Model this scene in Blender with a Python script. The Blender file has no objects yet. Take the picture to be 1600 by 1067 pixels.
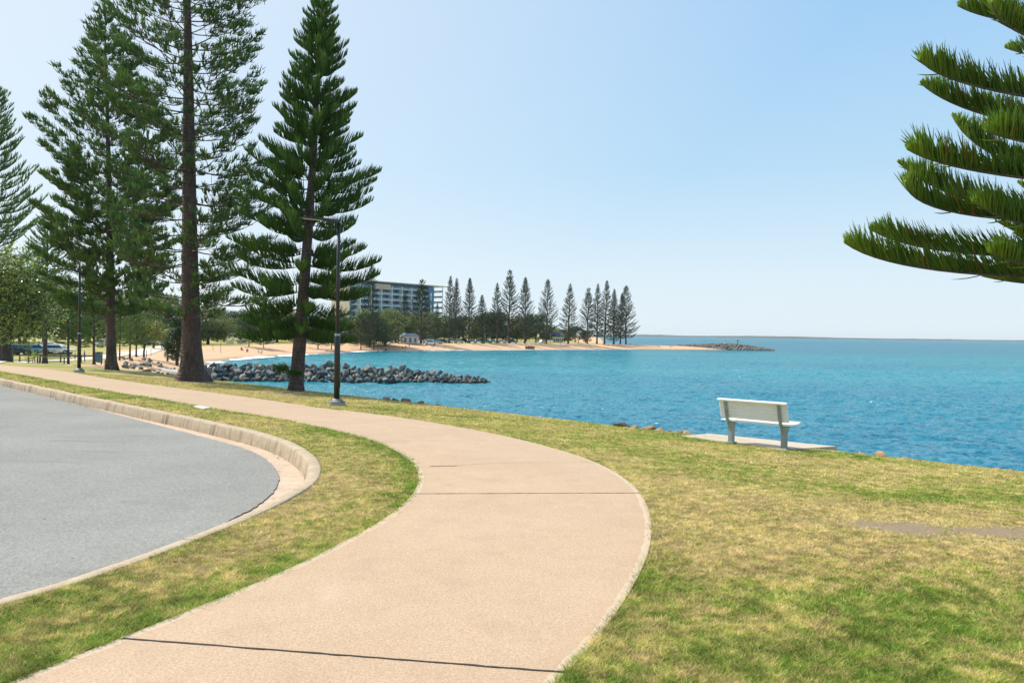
import bpy, bmesh, math, random
import numpy as np
from mathutils import Vector, Matrix
R = math.radians
random.seed(5)
RNG = np.random.default_rng(7)
SC = bpy.context.scene
COL = SC.collection

# ------------------------------------------------------------------ camera, sky, sun, exposure
F_PX = 1244.0
PITCH = math.atan(11.5/F_PX); ROLL = 0.0133
CAM = Vector((0, 0, 1.7))
fw = Vector((0, math.cos(PITCH), -math.sin(PITCH)))
rt = Vector((math.cos(ROLL), 0, math.sin(ROLL))); rt = (rt - fw*rt.dot(fw)).normalized()
upv = rt.cross(fw)
cd = bpy.data.cameras.new('camera'); cam = bpy.data.objects.new('camera', cd); COL.objects.link(cam)
cd.sensor_width = 36; cd.lens = 36*F_PX/1600; cd.clip_start = .05; cd.clip_end = 60000
cam.matrix_world = Matrix(((rt.x, upv.x, -fw.x, CAM.x), (rt.y, upv.y, -fw.y, CAM.y), (rt.z, upv.z, -fw.z, CAM.z), (0, 0, 0, 1)))
SC.camera = cam
SUN_EL = R(50); SUN_AZ = (-0.90, 0.43)
world = bpy.data.worlds.new('World'); SC.world = world; world.use_nodes = True
wn = world.node_tree; bg = wn.nodes['Background']
sky = wn.nodes.new('ShaderNodeTexSky'); sky.sky_type = 'NISHITA'; sky.sun_disc = False
sky.sun_elevation = SUN_EL; sky.sun_rotation = math.atan2(SUN_AZ[0], SUN_AZ[1])
sky.air_density = 1.0; sky.dust_density = 0.6; sky.ozone_density = 1.3; sky.altitude = 0
bg.inputs[1].default_value = 0.15
# hand-set colour gradient over the sky texture, palest low down, whiter towards the sun
_g = wn.nodes.new('ShaderNodeTexCoord'); _s = wn.nodes.new('ShaderNodeSeparateXYZ'); wn.links.new(_g.outputs['Generated'], _s.inputs[0])
_r = wn.nodes.new('ShaderNodeValToRGB'); wn.links.new(_s.outputs[2], _r.inputs[0]); _E = 1/(1.5*.15)
while len(_r.color_ramp.elements) < 5: _r.color_ramp.elements.new(.5)
for e_, (p_, c_) in zip(_r.color_ramp.elements, [(0, (.78, .90, .975)), (.07, (.73, .87, .97)), (.20, (.50, .745, .95)), (.42, (.335, .61, .935)), (1, (.14, .36, .78))]):
    e_.position = p_; e_.color = (c_[0]*_E, c_[1]*_E, c_[2]*_E, 1)
_d = wn.nodes.new('ShaderNodeVectorMath'); _d.operation = 'DOT_PRODUCT'; wn.links.new(_g.outputs['Generated'], _d.inputs[0])
_d.inputs[1].default_value = (SUN_AZ[0]*math.cos(SUN_EL), SUN_AZ[1]*math.cos(SUN_EL), math.sin(SUN_EL))
_w = wn.nodes.new('ShaderNodeMapRange'); wn.links.new(_d.outputs['Value'], _w.inputs[0]); _w.inputs[1].default_value = .30; _w.inputs[2].default_value = 1.0; _w.inputs[3].default_value = 0; _w.inputs[4].default_value = 1.0
_m = wn.nodes.new('ShaderNodeMix'); _m.data_type = 'RGBA'; wn.links.new(_w.outputs[0], _m.inputs[0]); wn.links.new(_r.outputs[0], _m.inputs[6]); _m.inputs[7].default_value = (.95*_E, .98*_E, 1.0*_E, 1)
_n = wn.nodes.new('ShaderNodeMix'); _n.data_type = 'RGBA'; _n.inputs[0].default_value = .93; wn.links.new(sky.outputs[0], _n.inputs[6]); wn.links.new(_m.outputs[2], _n.inputs[7]); wn.links.new(_n.outputs[2], bg.inputs[0])
sl = bpy.data.lights.new('sun', 'SUN'); sun = bpy.data.objects.new('sun', sl); COL.objects.link(sun)
sl.energy = 4.2; sl.angle = R(.53); sl.color = (1, .95, .87)
sd = Vector((SUN_AZ[0]*math.cos(SUN_EL), SUN_AZ[1]*math.cos(SUN_EL), math.sin(SUN_EL))).normalized()
sun.rotation_euler = sd.to_track_quat('Z', 'Y').to_euler(); sun.location = (0, 0, 60)
vs = SC.view_settings; vs.view_transform = 'Standard'; vs.look = 'None'; vs.gamma = 1; vs.exposure = 0.55
SC.cycles.use_denoising = True
HAZE = .000045

# ------------------------------------------------------------------ helpers
def tag(o, label=None, cat=None, group=None, kind=None):
    if label: o['label'] = label
    if cat: o['category'] = cat
    if group: o['group'] = group
    if kind: o['kind'] = kind
    return o
def empty(name, loc=(0, 0, 0), rz=0.0, label=None, cat=None, group=None):
    o = bpy.data.objects.new(name, None); COL.objects.link(o); o.location = loc; o.rotation_euler = (0, 0, rz)
    return tag(o, label, cat, group)
def np_mesh(name, V, faces, smooth=None):
    """faces: list of int arrays (m,k)"""
    me = bpy.data.meshes.new(name); V = np.asarray(V, dtype=np.float32)
    faces = [np.asarray(f, dtype=np.int32) for f in faces if len(f)]
    me.vertices.add(len(V)); me.vertices.foreach_set('co', V.ravel())
    nl = sum(f.size for f in faces); npoly = sum(len(f) for f in faces)
    me.loops.add(nl); me.loops.foreach_set('vertex_index', np.concatenate([f.ravel() for f in faces]))
    tot = np.concatenate([np.full(len(f), f.shape[1], np.int32) for f in faces])
    st = np.concatenate([[0], np.cumsum(tot)[:-1]]).astype(np.int32)
    me.polygons.add(npoly); me.polygons.foreach_set('loop_start', st); me.polygons.foreach_set('loop_total', tot)
    if smooth is None: smooth = name == 'crown'
    me.polygons.foreach_set('use_smooth', np.full(npoly, bool(smooth), dtype=bool))
    me.update(calc_edges=True)
    return me
def attr(me, name, vals):
    a = me.attributes.new(name, 'FLOAT', 'POINT'); a.data.foreach_set('value', np.asarray(vals, dtype=np.float32))
def link(name, me, mat, parent=None, kind=None):
    o = bpy.data.objects.new(name, me); COL.objects.link(o)
    if mat and not me.materials: me.materials.append(mat)
    if parent: o.parent = parent
    if kind: o['kind'] = kind
    return o
def copy_tree(o, parent=None):
    c = o.copy(); COL.objects.link(c); c.parent = parent
    for ch in [x for x in COL.objects if x.parent == o]:
        copy_tree(ch, c)
    return c
class MB:
    """collects boxes, tubes and prisms into ONE mesh"""
    def __init__(s): s.v = []; s.f = []
    def add(s, vs_, fs_):
        n = len(s.v); s.v += [tuple(v) for v in vs_]; s.f += [tuple(i+n for i in f) for f in fs_]
    def box(s, c, d, rz=0, ry=0, rx=0):
        m = Matrix.Rotation(rz, 3, 'Z') @ Matrix.Rotation(ry, 3, 'Y') @ Matrix.Rotation(rx, 3, 'X')
        c = Vector(c); vs_ = []
        for x in (-.5, .5):
            for y in (-.5, .5):
                for z in (-.5, .5): vs_.append(c + m @ Vector((x*d[0], y*d[1], z*d[2])))
        s.add(vs_, [(0, 1, 3, 2), (4, 6, 7, 5), (0, 4, 5, 1), (2, 3, 7, 6), (0, 2, 6, 4), (1, 5, 7, 3)])
    def tube(s, pts, rad, n=8, caps=True):
        pts = [Vector(p) for p in pts]; 
        if not hasattr(rad, '__len__'): rad = [rad]*len(pts)
        rings = []; vs_ = []
        a = None
        for i, p in enumerate(pts):
            t = (pts[min(i+1, len(pts)-1)] - pts[max(i-1, 0)]).normalized()
            if a is None: a = t.orthogonal().normalized()
            a = (a - t*a.dot(t)).normalized(); b = t.cross(a)
            for k in range(n):
                th = 2*math.pi*k/n; vs_.append(p + (a*math.cos(th) + b*math.sin(th))*rad[i])
        fs_ = []
        for i in range(len(pts)-1):
            for k in range(n):
                fs_.append((i*n+k, i*n+(k+1) % n, (i+1)*n+(k+1) % n, (i+1)*n+k))
        if caps: fs_.append(tuple(reversed(range(n)))); fs_.append(tuple((len(pts)-1)*n+k for k in range(n)))
        s.add(vs_, fs_)
    def prism(s, poly, axis, a, b):
        """poly 2D extruded between a and b along axis 0/1/2"""
        def P(u, v, w):
            return (w, u, v) if axis == 0 else ((u, w, v) if axis == 1 else (u, v, w))
        n = len(poly); vs_ = [P(u, v, a) for u, v in poly] + [P(u, v, b) for u, v in poly]
        s.add(vs_, [tuple(range(n)), tuple(reversed(range(n, 2*n)))] + [(i, i+n, (i+1) % n+n, (i+1) % n) for i in range(n)])
    def build(s, name, mat, parent=None, bevel=0, smooth=False, kind=None):
        me = bpy.data.meshes.new(name); me.from_pydata(s.v, [], s.f)
        bm = bmesh.new(); bm.from_mesh(me); bmesh.ops.recalc_face_normals(bm, faces=bm.faces)
        if bevel: bmesh.ops.bevel(bm, geom=bm.edges[:], offset=bevel, segments=2, affect='EDGES', profile=.6)
        bm.to_mesh(me); bm.free()
        if smooth:
            for p in me.polygons: p.use_smooth = True
        return link(name, me, mat, parent, kind)
def hash2(ix, iy, seed):
    h = (ix.astype(np.int64)*374761393 + iy.astype(np.int64)*668265263 + seed*974634777) & 0x7fffffff
    h = ((h ^ (h >> 13))*1274126177) & 0x7fffffff
    return ((h ^ (h >> 16)) & 0xffff)/65535.0
def vnoise(x, y, seed=0):
    x = np.asarray(x, float); y = np.asarray(y, float)
    ix = np.floor(x); iy = np.floor(y); fx = x-ix; fy = y-iy
    fx = fx*fx*(3-2*fx); fy = fy*fy*(3-2*fy); ix = ix.astype(np.int64); iy = iy.astype(np.int64)
    a = hash2(ix, iy, seed); b = hash2(ix+1, iy, seed); c = hash2(ix, iy+1, seed); d = hash2(ix+1, iy+1, seed)
    return (a*(1-fx)+b*fx)*(1-fy)+(c*(1-fx)+d*fx)*fy
def fbm(x, y, seed=0, o=4):
    t = 0; a = .5; n = 0
    for i in range(o):
        t = t + a*vnoise(x*2**i, y*2**i, seed+i*17); n += a; a *= .55
    return t/n
def sstep(a, b, x):
    t = np.clip((x-a)/(b-a), 0, 1); return t*t*(3-2*t)

# ---- materials
class NT:
    def __init__(s, name):
        s.m = bpy.data.materials.new(name); s.m.use_nodes = True; s.t = s.m.node_tree; s.n = s.t.nodes
        s.b = s.n['Principled BSDF']; s.out = s.n['Material Output']
    def new(s, typ, **kw):
        nd = s.n.new(typ)
        for k, v in kw.items(): setattr(nd, k, v)
        return nd
    def link(s, a, b): s.t.links.new(a, b)
    def set(s, **kw):
        for k, v in kw.items():
            s.b.inputs[k.replace('_', ' ')].default_value = v
    def coord(s, kind='Object'):
        if kind == 'Position': return s.new('ShaderNodeNewGeometry').outputs['Position']
        return s.new('ShaderNodeTexCoord').outputs[kind]
    def noise(s, scale, detail=4, rough=.55, co=None, stretch=None, out='Fac'):
        nd = s.new('ShaderNodeTexNoise'); nd.inputs['Scale'].default_value = scale
        nd.inputs['Detail'].default_value = detail; nd.inputs['Roughness'].default_value = rough
        co = co or s.coord('Position')
        if stretch:
            mp = s.new('ShaderNodeMapping'); mp.inputs['Scale'].default_value = stretch
            s.link(co, mp.inputs[0]); co = mp.outputs[0]
        s.link(co, nd.inputs['Vector']); return nd.outputs[out]
    def ramp(s, fac, stops):
        nd = s.new('ShaderNodeValToRGB'); cr = nd.color_ramp
        while len(cr.elements) < len(stops): cr.elements.new(.5)
        for e, (p, c) in zip(cr.elements, stops):
            e.position = p; e.color = (*c, 1) if len(c) == 3 else c
        s.link(fac, nd.inputs[0]); return nd.outputs[0]
    def mix(s, fac, a, b, blend='MIX'):
        nd = s.new('ShaderNodeMix', data_type='RGBA', blend_type=blend)
        for i, v in ((0, fac), (6, a), (7, b)):
            if isinstance(v, (int, float)): nd.inputs[i].default_value = v
            elif isinstance(v, tuple): nd.inputs[i].default_value = (*v, 1)
            else: s.link(v, nd.inputs[i])
        return nd.outputs[2]
    def math(s, op, a, b=None, c=None, clamp=False):
        nd = s.new('ShaderNodeMath', operation=op, use_clamp=clamp)
        for i, v in enumerate((a, b, c)):
            if v is None: continue
            if isinstance(v, (int, float)): nd.inputs[i].default_value = v
            else: s.link(v, nd.inputs[i])
        return nd.outputs[0]
    def attr(s, name): return s.new('ShaderNodeAttribute', attribute_name=name).outputs['Fac']
    def bump(s, h, dist=.01, strength=1, normal=None):
        nd = s.new('ShaderNodeBump'); nd.inputs['Distance'].default_value = dist; nd.inputs['Strength'].default_value = strength
        s.link(h, nd.inputs['Height'])
        if normal: s.link(normal, nd.inputs['Normal'])
        s.link(nd.outputs[0], s.b.inputs['Normal']); return nd.outputs[0]
    def color(s, c): s.link(c, s.b.inputs['Base Color'])
def plain(name, c, rough=.6, metal=0.0, var=.12, scale=6, spec=.5):
    t = NT(name); n = t.noise(scale, 5, .6, co=t.coord('Object'))
    lo = tuple(max(0, x*(1-var*1.6)) for x in c); hi = tuple(min(1, x*(1+var)) for x in c)
    t.color(t.ramp(n, [(.3, lo), (.7, hi)])); t.set(Roughness=rough, Metallic=metal); t.b.inputs['Specular IOR Level'].default_value = spec
    return t.m

# ------------------------------------------------------------------ terrain functions
WATER_Z = -4.3
WATER_POLY = np.array([(60, -30), (22, 8), (5, 25), (-8, 38), (-19, 50.5), (-27, 65), (-33, 80), (-38, 96), (-42, 112), (-50, 130),
    (-56, 149), (-57, 167), (-56, 184), (-54, 193), (-52.7, 208), (-48, 235), (-41, 256), (-22, 276), (12, 311), (34, 333), (56, 350), (80, 357), (97, 365),
    (102, 370), (98, 376), (80, 383), (62, 396), (52, 424), (62, 520), (115, 1000), (230, 2100), (700, 7000), (1500, 25000), (25000, 25000), (25000, -3000), (60, -3000)], float)
def seg_dist(x, y, P, closed=False):
    d = np.full(np.shape(x), 1e9)
    n = len(P)
    for i in range(n if closed else n-1):
        a = P[i]; b = P[(i+1) % n]; ab = b-a; L2 = (ab**2).sum()
        t = np.clip(((x-a[0])*ab[0]+(y-a[1])*ab[1])/L2, 0, 1)
        d = np.minimum(d, np.hypot(x-a[0]-t*ab[0], y-a[1]-t*ab[1]))
    return d
def inside(x, y, P):
    c = np.zeros(np.shape(x), bool); n = len(P); j = n-1
    for i in range(n):
        xi, yi = P[i]; xj, yj = P[j]
        if yi != yj: c ^= ((yi > y) != (yj > y)) & (x < (xj-xi)*(y-yi)/(yj-yi)+xi)
        j = i
    return c
def land(x, y):
    s = x+y
    near = -0.045*np.clip(s-10, 0, 13)
    far = -2.2 - .5*sstep(20, 80, x) + 5*sstep(420, 900, y)
    k = sstep(42, 95, y)
    return near*(1-k)+far*k
def ramp_q(x, y):
    d = seg_dist(x, y, WATER_POLY, True); ins = inside(x, y, WATER_POLY); d = np.where(ins, -d, d)
    slope = .70-.28*sstep(42, 55, y)-.20*sstep(55, 85, y)-.095*sstep(100, 150, y)
    d = d+(fbm(x/3.0, y/3.0, 3)-.5)*.8*sstep(20, 60, y)
    ramp = WATER_Z+slope*d
    L = land(x, y)
    return L, ramp, (ramp-L)/slope
def T(x, y):
    L, r, q = ramp_q(np.asarray(x, float), np.asarray(y, float))
    return np.maximum(np.minimum(L, r), -9)
def ray(px, py):
    return (fw + rt*((px-800)/F_PX) - upv*((py-533.5)/F_PX))
def hit(px, py, z0=None, dz=0.0):
    """ground point seen at a photograph pixel; z0 = flat level, else the land surface"""
    d = ray(px, py)
    if z0 is not None:
        t = (z0-CAM.z)/d.z; return Vector(CAM)+d*t
    lo = .5; t = .5
    while t < 1500:
        p = CAM+d*t
        if p.z < float(land(p.x, p.y))+dz: break
        lo = t; t *= 1.03
    hi = t
    for _ in range(30):
        m = (lo+hi)/2; p = CAM+d*m
        if p.z < float(land(p.x, p.y))+dz: hi = m
        else: lo = m
    return CAM+d*hi
def at(px, D, ground=True, py=None):
    """point D metres ahead in the photo's column px, standing on the ground (or at row py)"""
    d = ray(px, 533.5 if py is None else py); t = D/d.y; p = CAM+d*t
    if py is None: 
        p.z = float(T(p.x, p.y))
        d = ray(px, 533.5); 
        # follow the roll: column shifts with height
        hpx = (p.z-CAM.z)/D*F_PX
        p.x = ((px-800)/F_PX + ROLL*(-hpx)/F_PX*0 )*D
    return p
def resample(P, step):
    P = np.array([(p[0], p[1]) for p in P], float)
    # Chaikin smoothing then equal steps
    for _ in range(2):
        Q = [P[0]]
        for a, b in zip(P[:-1], P[1:]): Q += [a*.75+b*.25, a*.25+b*.75]
        Q.append(P[-1]); P = np.array(Q)
    s = np.concatenate([[0], np.cumsum(np.hypot(*np.diff(P, axis=0).T))])
    n = max(2, int(s[-1]/step)) if step > 1e-9 else 2
    u = np.linspace(0, s[-1], n); return np.stack([np.interp(u, s, P[:, 0]), np.interp(u, s, P[:, 1])], 1)

# traced outlines, brought to the ground
kerb_px = [(0, 592), (62, 605), (125, 618.7), (187, 631), (250, 643.7), (312, 656), (362, 667.3), (400, 675.5), (437, 686), (462, 696), (485, 710), (499, 723),
    (503, 740), (497, 755), (480, 770), (448, 788), (412, 806), (375, 823), (312, 848), (250, 873), (187, 896), (125, 918), (62, 938), (0, 955)]
asph_px = [(0, 601.5), (100, 626), (200, 652), (300, 678), (350, 691), (387, 702), (417, 717), (433, 735), (437, 750), (427, 770), (395, 795), (369, 806),
    (350, 819), (294, 840), (219, 871), (137, 902), (60, 927), (0, 946)]
K = [hit(*p) for p in kerb_px]
def ext(P, d0, d1):
    P = [Vector((p[0], p[1], 0)) for p in P]
    return [P[0]+(P[0]-P[2]).normalized()*d0] + P + [P[-1]+(P[-1]-P[-3]).normalized()*d1]
KERB = resample(ext(K, 40, 6), .12)
ROADZ = -.16
ASPH = resample(ext([hit(p[0], p[1], ROADZ) for p in asph_px], 40, 6), .06)
right_px = [(0, 571), (50, 575.5), (100, 581), (150, 590), (200, 597), (250, 604.5), (300, 611), (350, 617.5), (400, 624), (450, 632), (500, 640), (580, 648), (660, 660), (740, 674), (820, 691),
    (880, 708), (932, 726), (972, 748), (1002, 776), (1016, 808), (1019.5, 836), (1012, 876), (992, 920), (952, 984), (916, 1028), (880, 1064)]
left_px = [(0, 582.5), (50, 591), (100, 601), (150, 611), (200, 619.5), (250, 627.5), (300, 636), (350, 644), (400, 652), (450, 660), (500, 671), (540, 680), (584, 692), (620, 708), (648, 726),
    (658, 748), (656, 764), (644, 782), (624, 804), (580, 832), (540, 852), (500, 875), (437, 906), (375, 932), (281, 970), (187, 1006), (125, 1031), (47, 1065)]
PR = resample(ext([hit(*p) for p in right_px], 30, 4), .1)
PL = resample(ext([hit(*p) for p in left_px], 30, 4), .1)
PATH_POLY = np.concatenate([PR, PL[::-1]])
ROAD_POLY = np.concatenate([KERB, np.array([(-60, KERB[-1][1]), (-80, KERB[0][1])])])

def greenness(x, y):
    """how green (1) or straw dry (0) the mown grass is"""
    g = .25+.95*(fbm(x/1.6, y/1.6, 11, 4)-.5)+.9*(fbm(x/.35, y/.35, 23, 3)-.5)*.7
    def spot(cx, cy, rx, ry, a): 
        return a*np.exp(-(((x-cx)/rx)**2+((y-cy)/ry)**2))
    g += spot(3.0, 4.4, 3.2, 1.5, .42)+spot(5.8, 9.6, 1.9, .6, .42)+spot(2.6, 5.0, .8, .4, .3)
    g += spot(-4.2, 8.5, 1.6, 2.2, -.1)+spot(2.2, 7.8, 1.5, 1.7, -.42)+spot(4.5, 6.4, 2.0, 1.0, -.30)
    g += spot(5.6, 17.0, 2.5, 1.6, .2)+spot(-15, 38, 3, 2.0, -.2)+spot(-22, 42, 3, 1.5, .5)+spot(-3.5, 5.2, 1.4, 1.2, .1)
    dl = seg_dist(x, y, PL[::3]); dr = seg_dist(x, y, PR[::3])
    g += .40*np.exp(-(dl/.35)**2)+.12*np.exp(-(dr/.3)**2)*(y < 6)
    g += .10*sstep(17, 21, x+y)
    for tx, ty in ((-7, 26), (-12.6, 31.6), (-19.7, 39.2)): g += spot(tx, ty, 2.6, 2.6, -.35)
    g += spot(3.4, 4.3, .55, .25, -.5)+spot(1.6, 6.3, .5, .5, -.2)
    return np.clip(g, 0, 1)
def dirtness(x, y):
    n = fbm(x/.5, y/.5, 41, 4)
    e = ((x-4.6)/2.0)**2+((y-7.2+.03*(x-4))/.52)**2
    d = np.clip(1.15-e-(n-.5)*2.0+.6*(fbm(x/.12, y/.12, 43, 3)-.5), 0, 1)
    for tx, ty in ((-7, 26), (-12.6, 31.6), (-19.7, 39.2)): d = np.maximum(d, np.clip(1.5-np.hypot(x-tx, y-ty)/1.0-(n-.5)*2, 0, .85))
    return d

# ------------------------------------------------------------------ ground materials
def lawn_mat(blade=False):
    t = NT('grass_blades' if blade else 'lawn')
    g = t.attr('green'); 
    f = t.noise(22 if not blade else 25, 6, .8)
    g2 = t.math('ADD', g, t.math('MULTIPLY', t.math('SUBTRACT', f, .5), 1.5 if not blade else .9), clamp=True)
    c = t.ramp(g2, [(0, (.74, .58, .29)), (.33, (.59, .52, .15)), (.6, (.33, .41, .075)), (1, (.15, .28, .03))] if blade else [(0, (.50, .38, .17)), (.33, (.43, .37, .10)), (.6, (.28, .32, .05)), (1, (.14, .23, .025))])
    if not blade:
        dk = t.noise(55, 5, .85)
        c = t.mix(t.ramp(dk, [(.40, (.8, .8, .8)), (.56, (0, 0, 0))]), c, (.10, .10, .03))
        c = t.mix(t.math('MULTIPLY', t.attr('dirt'), .9), c, t.ramp(t.noise(25, 6, .7), [(.3, (.27, .19, .115)), (.7, (.46, .35, .23))]))
        t.bump(t.noise(70, 6, .8), .03, .9)
    if blade:
        tn_ = t.attr('tone'); cb = t.new('ShaderNodeCombineXYZ'); [t.link(tn_, cb.inputs[i_]) for i_ in range(3)]; c = t.mix(1.0, c, cb.outputs[0], 'MULTIPLY')
    t.color(c); t.set(Roughness=.75); t.b.inputs['Specular IOR Level'].default_value = .2
    if blade:
        tr = t.new('ShaderNodeBsdfTranslucent'); t.link(c, tr.inputs[0])
        mx = t.new('ShaderNodeMixShader'); mx.inputs[0].default_value = .35
        t.link(t.b.outputs[0], mx.inputs[1]); t.link(tr.outputs[0], mx.inputs[2]); t.link(mx.outputs[0], t.out.inputs[0])
    return t.m
def sand_mat():
    t = NT('sand')
    n = t.noise(.35, 5, .6); n2 = t.noise(3, 4, .6)
    c = t.mix(.35, t.ramp(n, [(.3, (.53, .32, .17)), (.7, (.66, .43, .25))]), t.ramp(n2, [(.3, (.46, .28, .15)), (.75, (.66, .44, .27))]))
    z = t.new('ShaderNodeSeparateXYZ'); t.link(t.coord('Position'), z.inputs[0])
    wet = t.math('MULTIPLY', t.math('SUBTRACT', -3.85, z.outputs[2]), 3.0, clamp=True)
    c = t.mix(wet, c, (.30, .20, .12)); t.color(c)
    t.set(Roughness=.9); t.bump(t.noise(1.2, 6, .7), .3, .7); return t.m
def asphalt_mat():
    t = NT('asphalt')
    a = t.noise(48, 5, .9); b = t.noise(.5, 5, .6); v = t.new('ShaderNodeTexVoronoi'); v.inputs['Scale'].default_value = 130; t.link(t.coord('Position'), v.inputs['Vector'])
    c = t.ramp(a, [(.34, (.07, .069, .063)), (.5, (.25, .247, .228)), (.66, (.48, .475, .44))])
    c = t.mix(.42, c, t.ramp(b, [(.32, (.20, .198, .180)), (.68, (.31, .307, .282))]))
    st = t.noise(1.0, 4, .6, stretch=(.35, 2.2, 1)); c = t.mix(t.ramp(st, [(.60, (0, 0, 0)), (.72, (.35, .35, .35))]), c, (.13, .135, .135))
    sp = t.new('ShaderNodeTexVoronoi'); sp.inputs['Scale'].default_value = 2.3; t.link(t.coord('Position'), sp.inputs['Vector'])
    c = t.mix(t.math('LESS_THAN', sp.outputs['Distance'], .035), c, (.04, .04, .04))
    t.color(c); t.set(Roughness=.95); t.b.inputs['Specular IOR Level'].default_value = .1; t.bump(v.outputs['Distance'], .006, .7); return t.m
def conc_mat(name, lo, hi, stain=(.12, .09, .06), amt=.5, scale=2.0, agg=.25):
    t = NT(name)
    a = t.noise(scale, 6, .65); b = t.noise(60, 5, .85); s_ = t.noise(5, 6, .75)
    c = t.ramp(a, [(.3, lo), (.7, hi)])
    c = t.mix(agg, c, t.ramp(b, [(.3, tuple(x*.5 for x in lo)), (.6, hi)]))
    c = t.mix(t.ramp(s_, [(.52, (0, 0, 0)), (.72, (amt, amt, amt))]), c, stain)
    t.color(c); t.set(Roughness=.85); t.bump(b, .004, .8); return t.m
def path_mat():
    t = NT('path_concrete')
    e = t.attr('edge')
    fine = t.noise(70, 5, .9, stretch=(1, 1, 1)); v = t.new('ShaderNodeTexVoronoi'); v.inputs['Scale'].default_value = 70; t.link(t.coord('Position'), v.inputs['Vector'])
    big = t.noise(.55, 5, .6); mid = t.noise(3.5, 5, .65)
    c = t.ramp(fine, [(.34, (.21, .14, .09)), (.49, (.415, .297, .192)), (.66, (.64, .495, .355))])
    c = t.mix(.38, c, t.ramp(big, [(.32, (.395, .268, .168)), (.68, (.50, .362, .243))]))
    c = t.mix(t.ramp(mid, [(.48, (0, 0, 0)), (.75, (.35, .35, .35))]), c, (.33, .22, .14))
    # worn pale laitance streaks
    pale = t.noise(.9, 5, .6, stretch=(1.6, .8, 1)); c = t.mix(t.ramp(pale, [(.60, (0, 0, 0)), (.70, (.22, .22, .22))]), c, (.56, .45, .33))
    # trowelled border
    en = t.math('ADD', e, t.math('MULTIPLY', t.math('SUBTRACT', t.noise(6, 4, .7), .5), .07))
    bd = t.math('LESS_THAN', en, .058); c = t.mix(t.math('MULTIPLY', bd, .65), c, (.56, .48, .37))
    dk = t.math('MULTIPLY', t.math('LESS_THAN', en, .24), t.math('MULTIPLY', t.math('SUBTRACT', .24, en), 1.6)); c = t.mix(dk, c, (.42, .29, .18))
    c = t.mix(t.math('LESS_THAN', en, .004), c, (.42, .35, .25))
    t.color(c); t.set(Roughness=.85); t.b.inputs['Specular IOR Level'].default_value = .3
    t.bump(v.outputs['Distance'], .003, .45); return t.m
M = dict(lawn=lawn_mat(), blade=lawn_mat(True), sand=sand_mat(), asphalt=asphalt_mat(), path=path_mat(),
    kerb=conc_mat('kerb_concrete', (.34, .26, .165), (.50, .40, .28), (.075, .058, .04), .9, 2.2),
    gutter=conc_mat('gutter_concrete', (.40, .285, .195), (.56, .435, .32), (.27, .16, .095), .6, 2.6),
    slab=conc_mat('slab_concrete', (.43, .36, .27), (.55, .47, .36), (.28, .22, .15), .3, 3.0),
    footing=conc_mat('footing_concrete', (.30, .29, .26), (.42, .40, .36), (.1, .09, .07), .4, 5),
    joint=plain('joint_dark', (.035, .028, .022), .95), white_alu=plain('white_aluminium', (.82, .82, .81), .35, 0, .04, 3),
    galv=plain('galvanised_steel', (.30, .36, .38), .45, .35, .15, 9), black_steel=plain('black_powdercoat', (.018, .02, .022), .35, 0, .2, 8),
    dark=plain('dark_rubber', (.02, .02, .02), .7), timber=plain('weathered_timber', (.16, .11, .075), .85, 0, .3, 5),
    green_metal=plain('green_painted_metal', (.035, .10, .07), .5), white=plain('white_paint', (.78, .77, .74), .5, 0, .05), cover=plain('cover_plate', (.62, .60, .55), .5, 0, .15, 9))

# ------------------------------------------------------------------ ground sheets
def axis(a, b, step, lo, hi, g=1.09):
    c = list(np.arange(a, b, step)); s = step; x = c[-1]
    while x < hi: s *= g; x += s; c.append(x)
    s = step; x = c[0]; L = []
    while x > lo: s *= g; x -= s; L.append(x)
    return np.array(L[::-1]+c)
def sheet(xs, ys, zf, keep=None):
    X, Y = np.meshgrid(xs, ys); Z = zf(X, Y); n = len(xs); m = len(ys)
    idx = np.arange(n*m).reshape(m, n)
    Fq = np.stack([idx[:-1, :-1], idx[:-1, 1:], idx[1:, 1:], idx[1:, :-1]], -1).reshape(-1, 4)
    V = np.stack([X.ravel(), Y.ravel(), Z.ravel()], 1)
    if keep is not None:
        k = keep(X, Y).ravel(); Fq = Fq[k[Fq].any(1)]
        used = np.unique(Fq); mp = np.full(len(V), -1); mp[used] = np.arange(len(used)); V = V[used]; Fq = mp[Fq]
    return V, Fq
# beach / sea bed sheet, one terrain reaching beyond everything on land
xs = axis(-60, 110, 1.5, -2500, 2500, 1.08); ys = axis(20, 400, 1.5, -25, 6000, 1.08)
V, Fq = sheet(xs, ys, lambda x, y: np.where((x > -36) & (x < 14) & (y < 32) & (land(x, y) > -.62) & (x+y < 19), T(x, y)-.45, T(x, y)-.01))
link('beach', np_mesh('beach', V, [Fq], True), M['sand'], None, 'structure')
# lawn
def lawn_z(x, y):
    L, r, q = ramp_q(x, y); q = q+(fbm(x/.9, y/.9, 77)-.5)*.9
    z = np.minimum(L, r)+np.where(q > .1, .03, np.where(q < -.35, -.4, -.05))
    near = (x > -110) & (x < 8) & (y < 80)
    rd = near & inside(x, y, ROAD_POLY); dk = np.full(np.shape(x), 9.0); dk[near] = seg_dist(x[near], y[near], KERB[::2])
    z = np.where(rd & (dk > .04), land(x, y)-.42, z)
    z = z+.02*(fbm(x/1.4, y/1.4, 5)-.5)*((x+y) < 60)
    return z
def lawn_keep(x, y):
    L, r, q = ramp_q(x, y); near = (x > -110) & (x < 8) & (y < 80)
    rd = near & inside(x, y, ROAD_POLY); dk = np.full(np.shape(x), 9.0); dk[near] = seg_dist(x[near], y[near], KERB[::2])
    return (q > -1.2) & ~(rd & (dk > .5))
xs = axis(-17, 9.5, .1, -1500, 900, 1.07); ys = axis(2.5, 26, .1, -20, 3000, 1.06)
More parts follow.
